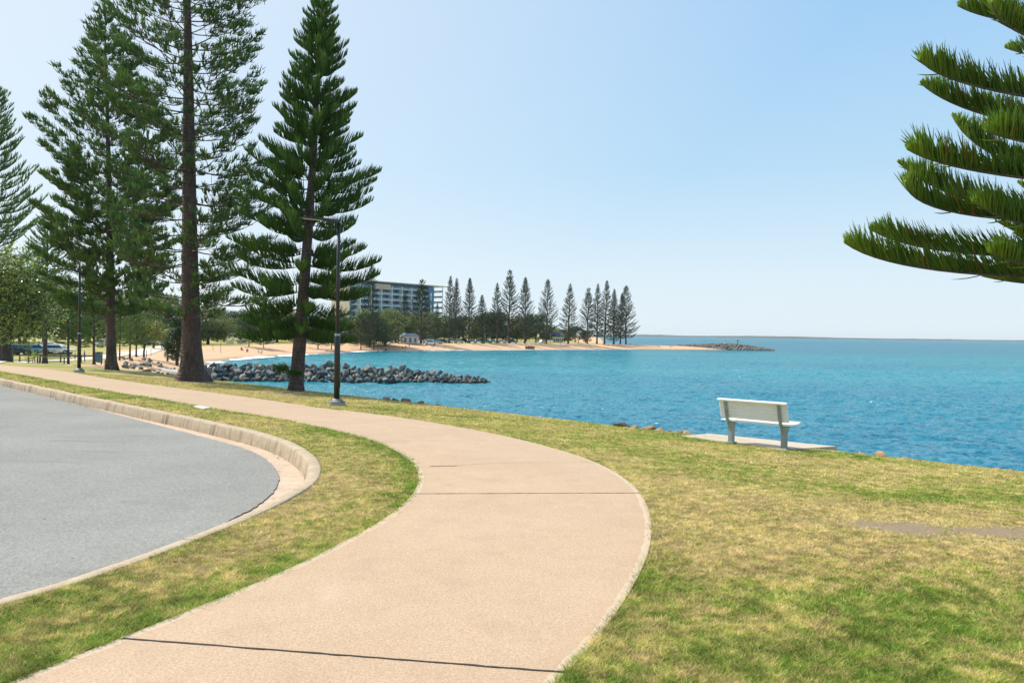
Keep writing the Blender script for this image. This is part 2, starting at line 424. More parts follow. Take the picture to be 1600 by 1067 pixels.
V, Fq = sheet(xs, ys, lawn_z, lawn_keep)
me = np_mesh('lawn', V, [Fq], True); attr(me, 'green', greenness(V[:, 0], V[:, 1])); attr(me, 'dirt', dirtness(V[:, 0], V[:, 1]))
link('lawn', me, M['lawn'], None, 'structure')
# gutter sheet, asphalt, kerb
def polysheet(name, P, z, mat, thick=0.0, kind='structure'):
    bm = bmesh.new(); vs_ = [bm.verts.new((p[0], p[1], z)) for p in P]; f = bm.faces.new(vs_)
    if thick:
        r = bmesh.ops.extrude_face_region(bm, geom=[f]); 
        for v in r['geom']:
            if isinstance(v, bmesh.types.BMVert): v.co.z -= thick
    bmesh.ops.triangulate(bm, faces=[x for x in bm.faces if len(x.verts) > 4]); bmesh.ops.recalc_face_normals(bm, faces=bm.faces)
    m_ = bpy.data.meshes.new(name); bm.to_mesh(m_); bm.free(); return link(name, m_, mat, None, kind)
def offset(P, d):
    t = np.gradient(P, axis=0); t /= np.linalg.norm(t, axis=1)[:, None]; nrm = np.stack([-t[:, 1], t[:, 0]], 1); return P+nrm*d
side = 1 if inside(np.array([offset(KERB, .5)[len(KERB)//2][0]]), np.array([offset(KERB, .5)[len(KERB)//2][1]]), ROAD_POLY)[0] else -1
GI = offset(KERB, side*.08)[::4]
polysheet('gutter', np.concatenate([GI, np.array([(-60, GI[-1][1]), (-80, GI[0][1])])]), ROADZ-.012, M['gutter'])
jag = ASPH.copy(); dn = fbm(np.arange(len(jag))*.8, np.zeros(len(jag)), 9, 3)-.5
jag = offset(jag, 1)*0 + jag + (offset(ASPH, 1)-ASPH)*(dn[:, None]*.04)
polysheet('road', np.concatenate([jag, np.array([(-60, jag[-1][1]), (-80, jag[0][1])])]), ROADZ+.002, M['asphalt'], .02)
prof = [(0, -.40), (0, .0), (.006, .014), (.02, .02), (.125, .014), (.145, .002), (.155, -.02), (.185, -.155), (.19, -.40)]
Vk = []; ringn = len(prof)
wob = (fbm(np.arange(len(KERB))*.13, np.zeros(len(KERB)), 31, 3)-.5)*.02
for o_, zz in prof: 
    Q = offset(KERB, side*o_); Vk.append(np.stack([Q[:, 0], Q[:, 1], land(Q[:, 0], Q[:, 1])*0+zz+np.minimum(0, land(KERB[:, 0], KERB[:, 1]))*(1 if zz > -.05 else 0)+.02+wob*(zz > -.05)], 1))
Vk = np.stack(Vk, 1).reshape(-1, 3); n = len(KERB); idx = np.arange(n*ringn).reshape(n, ringn)
Fk = np.stack([idx[:-1, :-1], idx[:-1, 1:], idx[1:, 1:], idx[1:, :-1]], -1).reshape(-1, 4)
def kerb_mat():
    t = NT('kerb_concrete'); al = t.attr('along'); ac = t.attr('across')
    cm = t.new('ShaderNodeCombineXYZ'); t.link(al, cm.inputs[0]); t.link(t.math('MULTIPLY', ac, .25), cm.inputs[1])
    st = t.math('MULTIPLY', t.noise(3.2, 6, .8, co=cm.outputs[0]), t.math('ADD', .62, t.math('MULTIPLY', t.noise(.8, 3, .6), .72))); n = t.noise(9, 6, .75); g_ = t.noise(60, 4, .8)
    c = t.ramp(n, [(.3, (.30, .225, .14)), (.7, (.50, .40, .275))]); c = t.mix(.25, c, t.ramp(g_, [(.35, (.16, .12, .08)), (.62, (.58, .48, .34))]))
    face = t.math('MULTIPLY', t.math('SUBTRACT', ac, .10), 12, clamp=True)
    c = t.mix(t.math('MULTIPLY', t.ramp(st, [(.50, (0, 0, 0)), (.62, (.85, .85, .85))]), t.math('ADD', t.math('MULTIPLY', face, .75), .18)), c, (.085, .065, .045))
    fr = t.math('FRACT', t.math('DIVIDE', al, 2.05)); c = t.mix(t.math('LESS_THAN', t.math('ADD', fr, t.math('MULTIPLY', t.math('SUBTRACT', g_, .5), .006)), .0065), c, (.05, .038, .028))
    t.color(c); t.set(Roughness=.9); t.bump(n, .02, .8); return t.m
_me = np_mesh('kerb', Vk, [Fk], True); _al = np.concatenate([[0], np.cumsum(np.hypot(*np.diff(KERB, axis=0).T))]); attr(_me, 'along', np.repeat(_al, ringn)); attr(_me, 'across', np.tile([p_[0] for p_ in prof], n))
kerb = link('kerb', _me, kerb_mat(), None, 'structure')
bmk = bmesh.new(); bmk.from_mesh(kerb.data); bmesh.ops.recalc_face_normals(bmk, faces=bmk.faces); bmk.to_mesh(kerb.data); bmk.free()
# footpath
n = 900
def eq(P, n):
    s = np.concatenate([[0], np.cumsum(np.hypot(*np.diff(P, axis=0).T))]); u = np.linspace(0, s[-1], n)
    return np.stack([np.interp(u, s, P[:, 0]), np.interp(u, s, P[:, 1])], 1)
# pair the two edges by nearest progress
A = eq(PR, n); B = np.empty_like(A); jn = 0; PLf = eq(PL, 4000)
for i in range(n):
    seg = PLf[jn:jn+160]; tan = A[min(i+1, n-1)]-A[max(i-1, 0)]; tan = tan/np.linalg.norm(tan)
    d = np.hypot(*(seg-A[i]).T)+2.0*np.abs((seg-A[i]) @ tan); jn = jn+int(np.argmin(d)); B[i] = PLf[min(jn, 3999)]
k = np.hanning(41); k /= k.sum()
Bs = np.stack([np.convolve(np.pad(B[:, c], 20, 'edge'), k, 'valid') for c in (0, 1)], 1)
Tf = np.linspace(0, 1, 25); rows = []; ed = []
W = np.hypot(*(Bs-A).T)
for t_ in Tf:
    Q = A*(1-t_)+Bs*t_; rows.append(np.stack([Q[:, 0], Q[:, 1], land(Q[:, 0], Q[:, 1])+.040], 1)); ed.append(np.minimum(t_, 1-t_)*W*np.where(t_ > .5, 1.0, 1))
low = [r.copy() for r in (rows[0], rows[-1])]
for l_ in low: l_[:, 2] -= .12
rows = [low[0]]+rows+[low[1]]; ed = [ed[0]]+ed+[ed[-1]]
m = len(rows); Vp = np.stack(rows, 1).reshape(-1, 3); idx = np.arange(n*m).reshape(n, m)
Fp = np.stack([idx[:-1, :-1], idx[:-1, 1:], idx[1:, 1:], idx[1:, :-1]], -1).reshape(-1, 4)
me = np_mesh('footpath', Vp, [Fp]); attr(me, 'edge', np.stack(ed, 1).ravel())
path = link('footpath', me, M['path'], None, 'structure')
bmk = bmesh.new(); bmk.from_mesh(me); bmesh.ops.recalc_face_normals(bmk, faces=bmk.faces)
if sum(f.normal.z for f in bmk.faces) < 0: bmesh.ops.reverse_faces(bmk, faces=bmk.faces)
bmk.to_mesh(me); bmk.free()
def joint(p, q, w, wig=.006):
    a = hit(*p); b = hit(*q); nn = 60; V_ = []; dirn = (b-a).normalized(); nr = Vector((-dirn.y, dirn.x, 0))
    for i in range(nn+1):
        c = a.lerp(b, i/nn); o_ = (float(vnoise(i*.5, 0, 3))-.5)*wig; ww = w*(.7+.6*float(vnoise(i*.8, 4, 5)))
        z = float(land(c.x, c.y))+.0435
        for sgn in (-1, 1): 
            u = c+nr*(o_+sgn*ww/2); V_.append((u.x, u.y, z))
    Fj = [(2*i, 2*i+2, 2*i+3, 2*i+1) for i in range(nn)]
    me = bpy.data.meshes.new('expansion_joint'); me.from_pydata(V_, [], Fj); link('expansion_joint', me, M['joint'], path)
joint((191, 1008.5), (884, 1063), .014); joint((648, 777.3), (1001, 776), .014); joint((672, 733.5), (714, 732.8), .022); joint((714, 732.5), (928, 727), .006)
joint((592, 694.5), (640, 693), .012); joint((640, 693), (760, 691), .005)
# second path in the park, and the car park road
def strip(name, pts, w, mat, up=.06):
    P = resample(pts, 1.5); L_ = offset(P, w/2); Rr = offset(P, -w/2); nn = len(P)
    V_ = np.concatenate([np.stack([L_[:, 0], L_[:, 1], T(L_[:, 0], L_[:, 1])+up], 1), np.stack([Rr[:, 0], Rr[:, 1], T(Rr[:, 0], Rr[:, 1])+up], 1)])
    i = np.arange(nn-1); return link(name, np_mesh(name, V_, [np.stack([i, i+nn, i+nn+1, i+1], 1)]), mat, None, 'structure')
M['pale'] = conc_mat('pale_concrete', (.55, .48, .38), (.72, .65, .54), (.4, .32, .24), .3, .8, .1)
strip('park_path', [hit(*p) for p in [(-60, 566), (20, 565), (100, 563.5), (150, 560), (185, 554.5), (215, 548), (250, 543), (270, 539.6)]], 3.4, M['pale'])
strip('car_park_road', [hit(-60, 551.5), hit(0, 551.5), hit(30, 551.6), hit(60, 550.5), hit(80, 549)], 5.5, M['pale'])
# far car park strip behind the beach
strip('far_car_park', [at(560, 300), at(640, 318), at(700, 335), at(780, 362), at(850, 392), at(905, 420)], 9, M['pale'])

# ------------------------------------------------------------------ the sea
def water_mat():
    t = NT('sea_water')
    pos = t.coord('Position'); sep = t.new('ShaderNodeSeparateXYZ'); t.link(pos, sep.inputs[0])
    big = t.noise(.012, 4, .6, stretch=(.35, 1.3, 1)); mid = t.noise(.09, 4, .6, stretch=(.6, 1.4, 1))
    y = t.math('ADD', sep.outputs[1], t.math('MULTIPLY', t.math('SUBTRACT', mid, .5), 60))
    yy = t.math('DIVIDE', y, 400.0, clamp=True)
    c = t.ramp(yy, [(0.03, (.008, .085, .155)), (.12, (.020, .165, .225)), (.30, (.020, .215, .25)), (.60, (.008, .185, .22)), (1, (.003, .14, .19))])
    c = t.mix(t.ramp(big, [(.40, (0, 0, 0)), (.62, (.6, .6, .6))]), c, (.006, .125, .20))
    # whitecaps: small flecks
    f1 = t.noise(1.7, 5, .78, stretch=(.6, 1.5, 1)); f2 = t.noise(.10, 2, .5)
    fo = t.math('MULTIPLY', t.math('SUBTRACT', t.math('ADD', f1, t.math('MULTIPLY', f2, .35)), .862), 26, clamp=True)
    c = t.mix(fo, c, (.80, .84, .84)); t.color(c)
    t.link(t.math('ADD', t.math('MULTIPLY', fo, .6), .12), t.b.inputs['Roughness']); t.set(IOR=1.33); t.b.inputs['Specular IOR Level'].default_value = .15
    # small chop as slopes, so that far water keeps its average tilt towards the viewer
    n1 = t.noise(2.6, 6, .68, stretch=(.75, 1.25, 1), out='Color'); n2 = t.noise(.55, 3, .55, stretch=(.7, 1.3, 1), out='Color')
    def vm(op, a_, b_):
        nd = t.new('ShaderNodeVectorMath', operation=op)
        for i_, v_ in enumerate((a_, b_)):
            if v_ is None: continue
            if isinstance(v_, tuple): nd.inputs[i_].default_value = v_
            else: t.link(v_, nd.inputs[i_])
        return nd.outputs[0]
    s1 = vm('MULTIPLY', vm('SUBTRACT', n1, (.5, .5, .5)), (2.6, 3.4, 0)); s2 = vm('MULTIPLY', vm('SUBTRACT', n2, (.5, .5, .5)), (.55, .75, 0))
    gn = t.new('ShaderNodeNewGeometry').outputs['Normal']; nm = vm('NORMALIZE', vm('ADD', vm('ADD', s1, s2), gn), None)
    df = t.new('ShaderNodeBsdfDiffuse'); t.link(c, df.inputs[0]); gl = t.new('ShaderNodeBsdfGlossy'); gl.inputs['Color'].default_value = (1, 1, 1, 1); gl.inputs['Roughness'].default_value = .08
    soft = vm('NORMALIZE', vm('ADD', vm('MULTIPLY', vm('ADD', s1, s2), (1.15, 1.15, 0)), gn), None); t.link(soft, df.inputs['Normal']); t.link(nm, gl.inputs['Normal'])
    fr = t.new('ShaderNodeFresnel'); fr.inputs['IOR'].default_value = 1.33; t.link(nm, fr.inputs['Normal'])
    fac = t.math('MULTIPLY', t.math('MINIMUM', fr.outputs[0], .36), t.math('SUBTRACT', 1, fo)); mx = t.new('ShaderNodeMixShader'); t.link(fac, mx.inputs[0]); t.link(df.outputs[0], mx.inputs[1]); t.link(gl.outputs[0], mx.inputs[2])
    t.link(mx.outputs[0], t.out.inputs[0]); return t.m
M['water'] = water_mat()
def waves(x, y):
    z = np.zeros_like(x); rng = np.random.default_rng(3); d = np.hypot(x, y)
    for i in range(36):
        lam = .55*(1.062**i); th = R(-115)+rng.normal()*.55; k_ = 2*math.pi/lam; ph = rng.uniform(0, 6.28)
        a = .0095*lam**.7*np.exp(-(d*.011/lam)**2*.35)
        p = k_*(x*math.cos(th)+y*math.sin(th))+ph+1.3*vnoise(x/9+i, y/9, i)
        z += a*(1-2*np.abs(np.sin(p/2)))*.8+a*np.cos(p)*.3
    return z*(.6+.9*vnoise(x/14, y/14, 8))
ys_ = [9.0]
while ys_[-1] < 45000: ys_.append(ys_[-1]*1.0052+.02 if ys_[-1] < 450 else ys_[-1]*1.12)
ys_ = np.array(ys_); us = np.linspace(-1.15, 1.25, 640)
U, Y = np.meshgrid(us, ys_); X = U*(Y+4); Z = np.where(Y < 450, waves(X, Y)*sstep(450, 300, Y), 0)+WATER_Z
idx = np.arange(U.size).reshape(U.shape); Fq = np.stack([idx[:-1, :-1], idx[:-1, 1:], idx[1:, 1:], idx[1:, :-1]], -1)
# leave out the sea under the land
cx = X[:-1, :-1]; cy = Y[:-1, :-1]; Tt = T(cx, cy); Fq = Fq[(Tt < WATER_Z+.8)]
V = np.stack([X.ravel(), Y.ravel(), Z.ravel()], 1)
used = np.unique(Fq); mp = np.full(len(V), -1); mp[used] = np.arange(len(used))
link('sea', np_mesh('sea', V[used], [mp[Fq]], True), M['water'], None, 'structure')
# breaking foam along the beach
def foam_mat():
    t = NT('surf_foam'); t.color(t.ramp(t.noise(.8, 5, .7), [(.3, (.62, .70, .70)), (.6, (.88, .89, .87))])); t.set(Roughness=.7); return t.m
fp = resample([(-46, 118), (-50, 130), (-56, 149), (-57, 167), (-56, 184), (-54, 193), (-52.7, 208), (-48, 235), (-41, 256), (-22, 276), (12, 311), (34, 333), (56, 350)], .5)
wf = np.clip((fbm(np.arange(len(fp))*.05, np.zeros(len(fp)), 12, 4)-.38)*6, 0, 1)*1.7*np.clip((330-fp[:, 1])/150, .25, 1)+.02
of = (fbm(np.arange(len(fp))*.04, np.ones(len(fp)), 13, 3)-.5)*1.4
tn = np.gradient(fp, axis=0); tn /= np.linalg.norm(tn, axis=1)[:, None]; nn_ = np.stack([-tn[:, 1], tn[:, 0]], 1)
cols = []
for k_, zz in ((-1, -.03), (-.4, .06), (.4, .05), (1, -.03)):
    Q = fp+nn_*(of+wf*k_)[:, None]; cols.append(np.stack([Q[:, 0], Q[:, 1], np.maximum(T(Q[:, 0], Q[:, 1]), WATER_Z)+zz+.06], 1))
Vf = np.stack(cols, 1).reshape(-1, 3); idx = np.arange(len(Vf)).reshape(-1, 4)
tag(link('surf_foam', np_mesh('surf_foam', Vf, [np.stack([idx[:-1, :-1], idx[:-1, 1:], idx[1:, 1:], idx[1:, :-1]], -1).reshape(-1, 4)], True), foam_mat(), None, 'stuff'),
    'white line of breaking foam where the water meets the sand', 'foam')

# ------------------------------------------------------------------ far low island on the horizon
def foliage_mat(name, dark, lite, sc=1.0, trans=.25, attrname=None, tipc=None):
    t = NT(name); n = t.noise(sc, 4, .6)
    c = t.ramp(n, [(.3, dark), (.7, lite)])
    if attrname:
        v = t.attr(attrname); c = t.mix(t.math('MULTIPLY', v, 1.0, clamp=True), c, tipc)
        if name == 'near_needles': c = t.mix(t.math('LESS_THAN', t.attr('tip'), -.5), c, (.34, .20, .07))
    t.color(c); t.set(Roughness=.55); t.b.inputs['Specular IOR Level'].default_value = .3
    if trans:
        tr = t.new('ShaderNodeBsdfTranslucent'); t.link(c, tr.inputs[0]); mx = t.new('ShaderNodeMixShader'); mx.inputs[0].default_value = trans
        t.link(t.b.outputs[0], mx.inputs[1]); t.link(tr.outputs[0], mx.inputs[2]); t.link(mx.outputs[0], t.out.inputs[0])
    return t.m
xs = np.arange(700, 9000, 22.0); yb = 6600.0
def isl(x, s): 
    return 10+17*fbm(x/600, x*0+s, 51, 3)+9*fbm(x/60, x*0+s, 52, 3)+10*np.exp(-((x-2300)/500)**2)+6*np.exp(-((x-1150)/200)**2)
rows = []
for dy, f_ in ((-260, 0), (-230, .55), (-140, .8), (0, 1), (250, .9), (600, 0)):
    rows.append(np.stack([xs, yb+dy+xs*.08, WATER_Z-.5+.55*isl(xs, dy/200)*f_*sstep(650, 1000, xs)], 1))
Vi = np.stack(rows, 1).reshape(-1, 3); idx = np.arange(len(Vi)).reshape(len(xs), 6)
link('distant_shore', np_mesh('distant_shore', Vi, [np.stack([idx[:-1, :-1], idx[1:, :-1], idx[1:, 1:], idx[:-1, 1:]], -1).reshape(-1, 4)]), foliage_mat('far_bush', (.035, .05, .035), (.08, .085, .05), .02, 0), None, 'structure')

# ------------------------------------------------------------------ pines
def fingers(B, D, bend, L, r, seg=2, sides=3, rnd=None, prof=(1, .95, .25)):
    """curved tapering branchlets, all in one go -> verts, [quads, tris], tip attribute"""
    n = len(B); D = D/np.linalg.norm(D, axis=1)[:, None]
    h = RNG.normal(size=(n, 3)); a = np.cross(D, h); a /= np.linalg.norm(a, axis=1)[:, None]; b = np.cross(D, a)
    vs_ = []; tv = []
    rr = rnd if rnd is not None else RNG.random(n)
    for s_ in range(seg+1):
        t = s_/seg; c = B+D*(L*t)[:, None]+bend*((L*t*t)[:, None]); rad = r*np.interp(t, np.linspace(0, 1, len(prof)), prof)
        for k_ in range(sides):
            th = 2*math.pi*k_/sides; vs_.append(c+(a*math.cos(th)+b*math.sin(th))*rad[:, None]); tv.append(rr*.45+t*.35*rr+.2*t)
    V_ = np.stack(vs_, 1).reshape(-1, 3); tv = np.stack(tv, 1).ravel(); m_ = (seg+1)*sides
    q = []
    for s_ in range(seg):
        for k_ in range(sides):
            q.append([s_*sides+k_, s_*sides+(k_+1) % sides, (s_+1)*sides+(k_+1) % sides, (s_+1)*sides+k_])
    q = np.array(q); Q = (q[None]+(np.arange(n)*m_)[:, None, None]).reshape(-1, 4)
    return V_, Q, tv
def wood(chains, n=5):
    mb = MB()
    for pts, rad in chains: mb.tube(pts, rad, n, caps=False)
    return mb
def bark_mat(name, lo, hi, sc=7):
    t = NT(name); co = t.coord('Object'); n = t.noise(sc, 6, .82, co=co, stretch=(1.3, 1.3, .35)); n2 = t.noise(1.2, 4, .6, co=co)
    c = t.mix(.4, t.ramp(n, [(.40, lo), (.60, hi)]), t.ramp(n2, [(.3, lo), (.7, hi)])); t.color(c); t.set(Roughness=.9)
    w = t.new('ShaderNodeTexWave', bands_direction='Z'); w.inputs['Scale'].default_value = 2.2; w.inputs['Distortion'].default_value = 6; w.inputs['Detail'].default_value = 4; t.link(co, w.inputs[0])
    t.bump(t.math('ADD', n, t.math('MULTIPLY', w.outputs['Fac'], .5)), .06, 1.0); return t.m
M['bark'] = bark_mat('pine_bark', (.035, .026, .022), (.17, .12, .09))
M['bark2'] = bark_mat('grey_bark', (.05, .042, .036), (.17, .14, .11))
M['needle_lush'] = foliage_mat('lush_needles', (.028, .09, .026), (.06, .16, .036), .8, .42, 'tip', (.21, .35, .06))
M['needle_old'] = foliage_mat('olive_needles', (.055, .15, .058), (.13, .25, .075), .45, .5, 'tip', (.36, .50, .12))
M['needle_far'] = foliage_mat('far_needles', (.032, .066, .04), (.065, .105, .05), .15, .3, 'tip', (.13, .17, .07))
M['needle_near'] = foliage_mat('near_needles', (.03, .10, .028), (.06, .16, .04), 2.5, .42, 'tip', (.34, .50, .06))
def pine(name, base, H, rfun, trunk_r, crown0, label, group=None, spacing=.35, nb=6, mode='plume', lean=(0, 0), angf=None, seed=1, mats=('needle_lush', 'bark'),
         fl=.32, fr=.022, low=1.0, limb=1.0, uppy=0.0, per_m=34, seg=2, droop=.0, flare=1.5, tip_up=.35, density=1.0, extra=None, cat='pine tree', build=True):
    rng = np.random.default_rng(seed)
    root = empty(name, base, 0, label, cat, group)
    def cpos(z): 
        t = z/H; return np.array([lean[0]*t**.9+.06*H*.03*math.sin(t*5+seed), lean[1]*t, z])
    nt = 26; pts = []; rad = []
    for i in range(nt+1):
        t = i/nt; z = -.3+(H+.3)*t**1.25; pts.append(Vector(cpos(max(z, -.3)))); 
        rad.append(trunk_r*((1-max(z, 0)/H)**.85*.97+.02)*(1+(flare-1)*math.exp(-max(z+.1, 0)/(.45*trunk_r*3))))
    mb = MB(); mb.tube(pts, rad, 20, caps=False)
    tr = mb.build('trunk', M[mats[1]], root, smooth=True)
    for v in tr.data.vertices:
        z = v.co.z; th = math.atan2(v.co.y-cpos(z)[1], v.co.x-cpos(z)[0]); c = Vector(cpos(z))
        f_ = 1+.22*math.exp(-max(z, 0)/.35)*(math.sin(th*4+seed)+.6*math.sin(th*7+2*seed))+.05*math.sin(th*9+z*4)
        v.co.x = c.x+(v.co.x-c.x)*f_; v.co.y = c.y+(v.co.y-c.y)*f_
    Bs, Ds, Be, Ls, Rs, Rn = [], [], [], [], [], []
    chains = []
    z = crown0
    while z < H-.15:
        t = (z-crown0)/(H-crown0); sp = spacing*(1.1-.5*t); th0 = rng.uniform(0, 6.28)
        R0 = rfun(z)
        for b in range(nb):
            if rng.random() > density: continue
            th = th0+2*math.pi*b/nb+rng.normal()*.13; L = R0*rng.uniform(.72, 1.10)
            if L < .12: L = .12
            el = (angf(t) if angf else R(-5+40*t))+rng.normal()*.07
            o_ = cpos(z+rng.normal()*.05); hd = np.array([math.cos(th), math.sin(th), 0.0]); pd = np.array([-math.sin(th), math.cos(th), 0])
            m_ = 7; u = np.linspace(0, 1, m_)
            P = o_[None]+hd[None]*(u*L*math.cos(el))[:, None]; P[:, 2] += u*L*math.sin(el)-droop*L*4*u*(1-u)*.5+tip_up*L*u**3*.6
            P += pd[None]*(rng.normal()*.06*L*u**2)[:, None]
            br = limb*max(.008, .030*trunk_r/.3*(L/2.5)**.7); chains.append(([Vector(p) for p in P], list(br*(1-.82*u))))
            def bp(s_): return np.stack([np.interp(s_, u, P[:, c]) for c in range(3)], 1)
            def bt(s_):
                d = bp(np.minimum(s_+.04, 1))-bp(np.maximum(s_-.04, 0)); return d/np.maximum(np.linalg.norm(d, axis=1), 1e-6)[:, None]
            if mode == 'plume':
                nf = int(per_m*L)+4; s_ = np.sort(rng.uniform(.16 if L > .7 else 0, 1, nf)); sg = rng.choice([-1, 1], nf)
                c = bp(s_); tg = bt(s_); lat = pd[None]*sg[:, None]
                ang = rng.uniform(.25, 1.0, nf)[:, None]
                d = tg*rng.uniform(.45-.2*uppy, .95-.25*uppy, nf)[:, None]+lat*(1.05-.35*uppy-ang*.75*(1-.4*uppy))+np.array([0, 0, 1.0])[None]*(ang*.85+.30*uppy)
                ln = fl*(.45+.75*np.clip((1-s_)*L/.55, 0, 1))*rng.uniform(.7, 1.2, nf)*(.7+.3*min(1, L))
                Bs.append(c); Ds.append(d); Be.append(np.tile([0, 0, .28], (nf, 1))+tg*.12); Ls.append(ln); Rs.append(np.full(nf, fr)); Rn.append(np.clip(rng.normal(.4, .22, nf)+.35*(s_ > .8), 0, 1))
            else:
                nc = max(2, int(L*per_m/9*(low if z < H*.52 else 1))); sc = np.sqrt(rng.uniform(.09, 1.0, nc)); sc[-1] = 1
                lat = rng.uniform(-1, 1, nc)*.30*L*np.sin(np.clip(1.15-sc, 0, 1)*1.5+.05)*1.2; lat[-1] = 0
                c0 = bp(np.maximum(sc-np.abs(lat)/L*.8, .03)); cc = bp(sc)+pd[None]*lat[:, None]; cc[:, 2] += rng.uniform(.0, .16, nc)+np.abs(lat)*.12
                for q in range(nc):
                    if abs(lat[q]) > .1: chains.append(([Vector(c0[q]), Vector((c0[q]*.45+cc[q]*.55)-np.array([0, 0, .04])), Vector(cc[q])], [br*.35, br*.28, .006]))
                nf = 9+int(6*fl/.3); nn = nc*nf; ci = np.repeat(np.arange(nc), nf)
                outd = cc-c0; outd[:, 2] *= .3; nrm_ = np.linalg.norm(outd, axis=1)[:, None]; outd = np.where(nrm_ > .05, outd/np.maximum(nrm_, .01), hd[None])
                od = outd[ci]*.75+hd[None]*.3
                along = rng.uniform(-.36, .10, nn)[:, None]
                d = od*rng.uniform(.25, .9, nn)[:, None]+np.array([0, 0, 1.0])[None]*rng.uniform(.25, 1.0, nn)[:, None]+rng.normal(size=(nn, 3))*.28
                Bs.append(cc[ci]+od*along*np.clip(L, .4, 1.2)*.9); Ds.append(d); Be.append(np.tile([0, 0, .25], (nn, 1))); Ls.append(fl*rng.uniform(.55, 1.1, nn)); Rs.append(np.full(nn, fr))
                Rn.append(np.clip(np.repeat(rng.normal(.35, .25, nc), nf)+rng.normal(size=nn)*.12, 0, 1))
        z += sp*rng.uniform(.8, 1.2)
    chains.append(([Vector(cpos(z_)) for z_ in (crown0, (crown0+H)/2, H-.3)], [trunk_r*.3, trunk_r*.15, trunk_r*.02]))
    # leading shoot
    tp = cpos(H-.3); nf = 14; th = rng.uniform(0, 6.28, nf); Bs.append(np.tile(tp, (nf, 1))+np.array([[0, 0, .3]])*rng.random((nf, 1))); Ds.append(np.stack([np.cos(th)*.5, np.sin(th)*.5, np.ones(nf)], 1))
    Be.append(np.zeros((nf, 3))); Ls.append(np.full(nf, fl)); Rs.append(np.full(nf, fr)); Rn.append(np.full(nf, .5))
    if extra:
        for e in extra: 
            for lst, val in zip((Bs, Ds, Be, Ls, Rs, Rn), e): lst.append(val)
    V_, Q, tv = fingers(np.concatenate(Bs), np.concatenate(Ds), np.concatenate(Be), np.concatenate(Ls), np.concatenate(Rs), seg, 3, np.concatenate(Rn))
    me = np_mesh('crown', V_, [Q]); attr(me, 'tip', tv); link('crown', me, M[mats[0]], root)
    wood(chains, 5 if trunk_r > .25 else 3).build('limbs', M[mats[1]], root, smooth=True)
    return root
def rtab(tab):
    zs = [a for a, b in tab]; rs = [b for a, b in tab]; return lambda z: float(np.interp(z, zs, rs))

# three big foreground pines
b = hit(463, 613)
n0 = 90; rg = np.random.default_rng(4)
sh = [np.tile([-.12, -.2, .82], (n0, 1))+rg.normal(size=(n0, 3))*np.array([.08, .05, .05]), None, None, None, None, None]
s_ = rg.uniform(0, 1, n0); sh[0] = np.stack([-.22-.38*s_, -.15-.05*s_, .80+.02*s_+.05*rg.normal(size=n0)], 1); sh[1] = np.stack([-.6+.3*rg.normal(size=n0), .4*rg.normal(size=n0), .7+0*s_], 1); sh[2] = np.zeros((n0, 3)); sh[3] = .28*rg.uniform(.6, 1.1, n0); sh[4] = np.full(n0, .017); sh[5] = rg.uniform(.3, .8, n0)
sh2 = [np.stack([rg.uniform(-.2, .3, n0), np.full(n0, -.32), .62+.1*rg.random(n0)], 1), np.stack([.5*rg.normal(size=n0), -.4+0*s_, .5+.3*rg.normal(size=n0)], 1), np.zeros((n0, 3)), .2*rg.uniform(.6, 1.1, n0), np.full(n0, .016), rg.uniform(.1, .5, n0)]
pine('norfolk_pine', b, 14.1, rtab([(1.6, 1.5), (2.4, 2.3), (3.4, 2.75), (4.8, 2.65), (6.2, 2.45), (7.4, 2.3), (8.8, 1.75), (9.9, 1.45), (11, 1.25), (12, 1.1), (13.2, .7), (14.1, .25)]), .25, 2.15,
     'lush dark green pine with dense layered plumes beside the near lamp post', None, .44, 7, 'plume', (.78, 0), lambda t: R(-13+40*t), 11, ('needle_lush', 'bark'), .33, .016, low=1, limb=.8, per_m=60, seg=2, droop=.12, flare=1.25, tip_up=.24, uppy=1.0, density=.9, extra=[sh, sh2])
b = hit(302, 597)
pine('norfolk_pine', b, 20.5, rtab([(2.2, 2.4), (3.5, 3.6), (6, 3.9), (9, 3.7), (13, 3.5), (16, 2.8), (20, .6)]), .40, 2.7,
     'largest pine with thick flared trunk and open tufted branches, top cut by the frame', None, .62, 5, 'tuft', (-.55, 0), lambda t: R(0+24*t), 23, ('needle_old', 'bark'), .24, .017, low=1.35, limb=.6, per_m=54, seg=2, droop=.12, flare=1.9, tip_up=.35, density=.92)
b = hit(175, 579)
pine('norfolk_pine', b, 18.6, rtab([(2.6, 2.6), (4, 3.6), (8, 3.8), (9.5, 3.7), (11.5, 3.4), (13.5, 2.7), (15.5, 1.8), (17, 1.1), (18.6, .3)]), .25, 2.8,
     'tall pine with straight dark trunk and upswept branches left of the thick trunked pine', None, .56, 5, 'tuft', (-.5, 0), lambda t: R(6+34*t), 37, ('needle_old', 'bark'), .27, .020, low=2.3, limb=.6, per_m=46, seg=2, droop=.04, flare=1.35, tip_up=.25, density=.95)

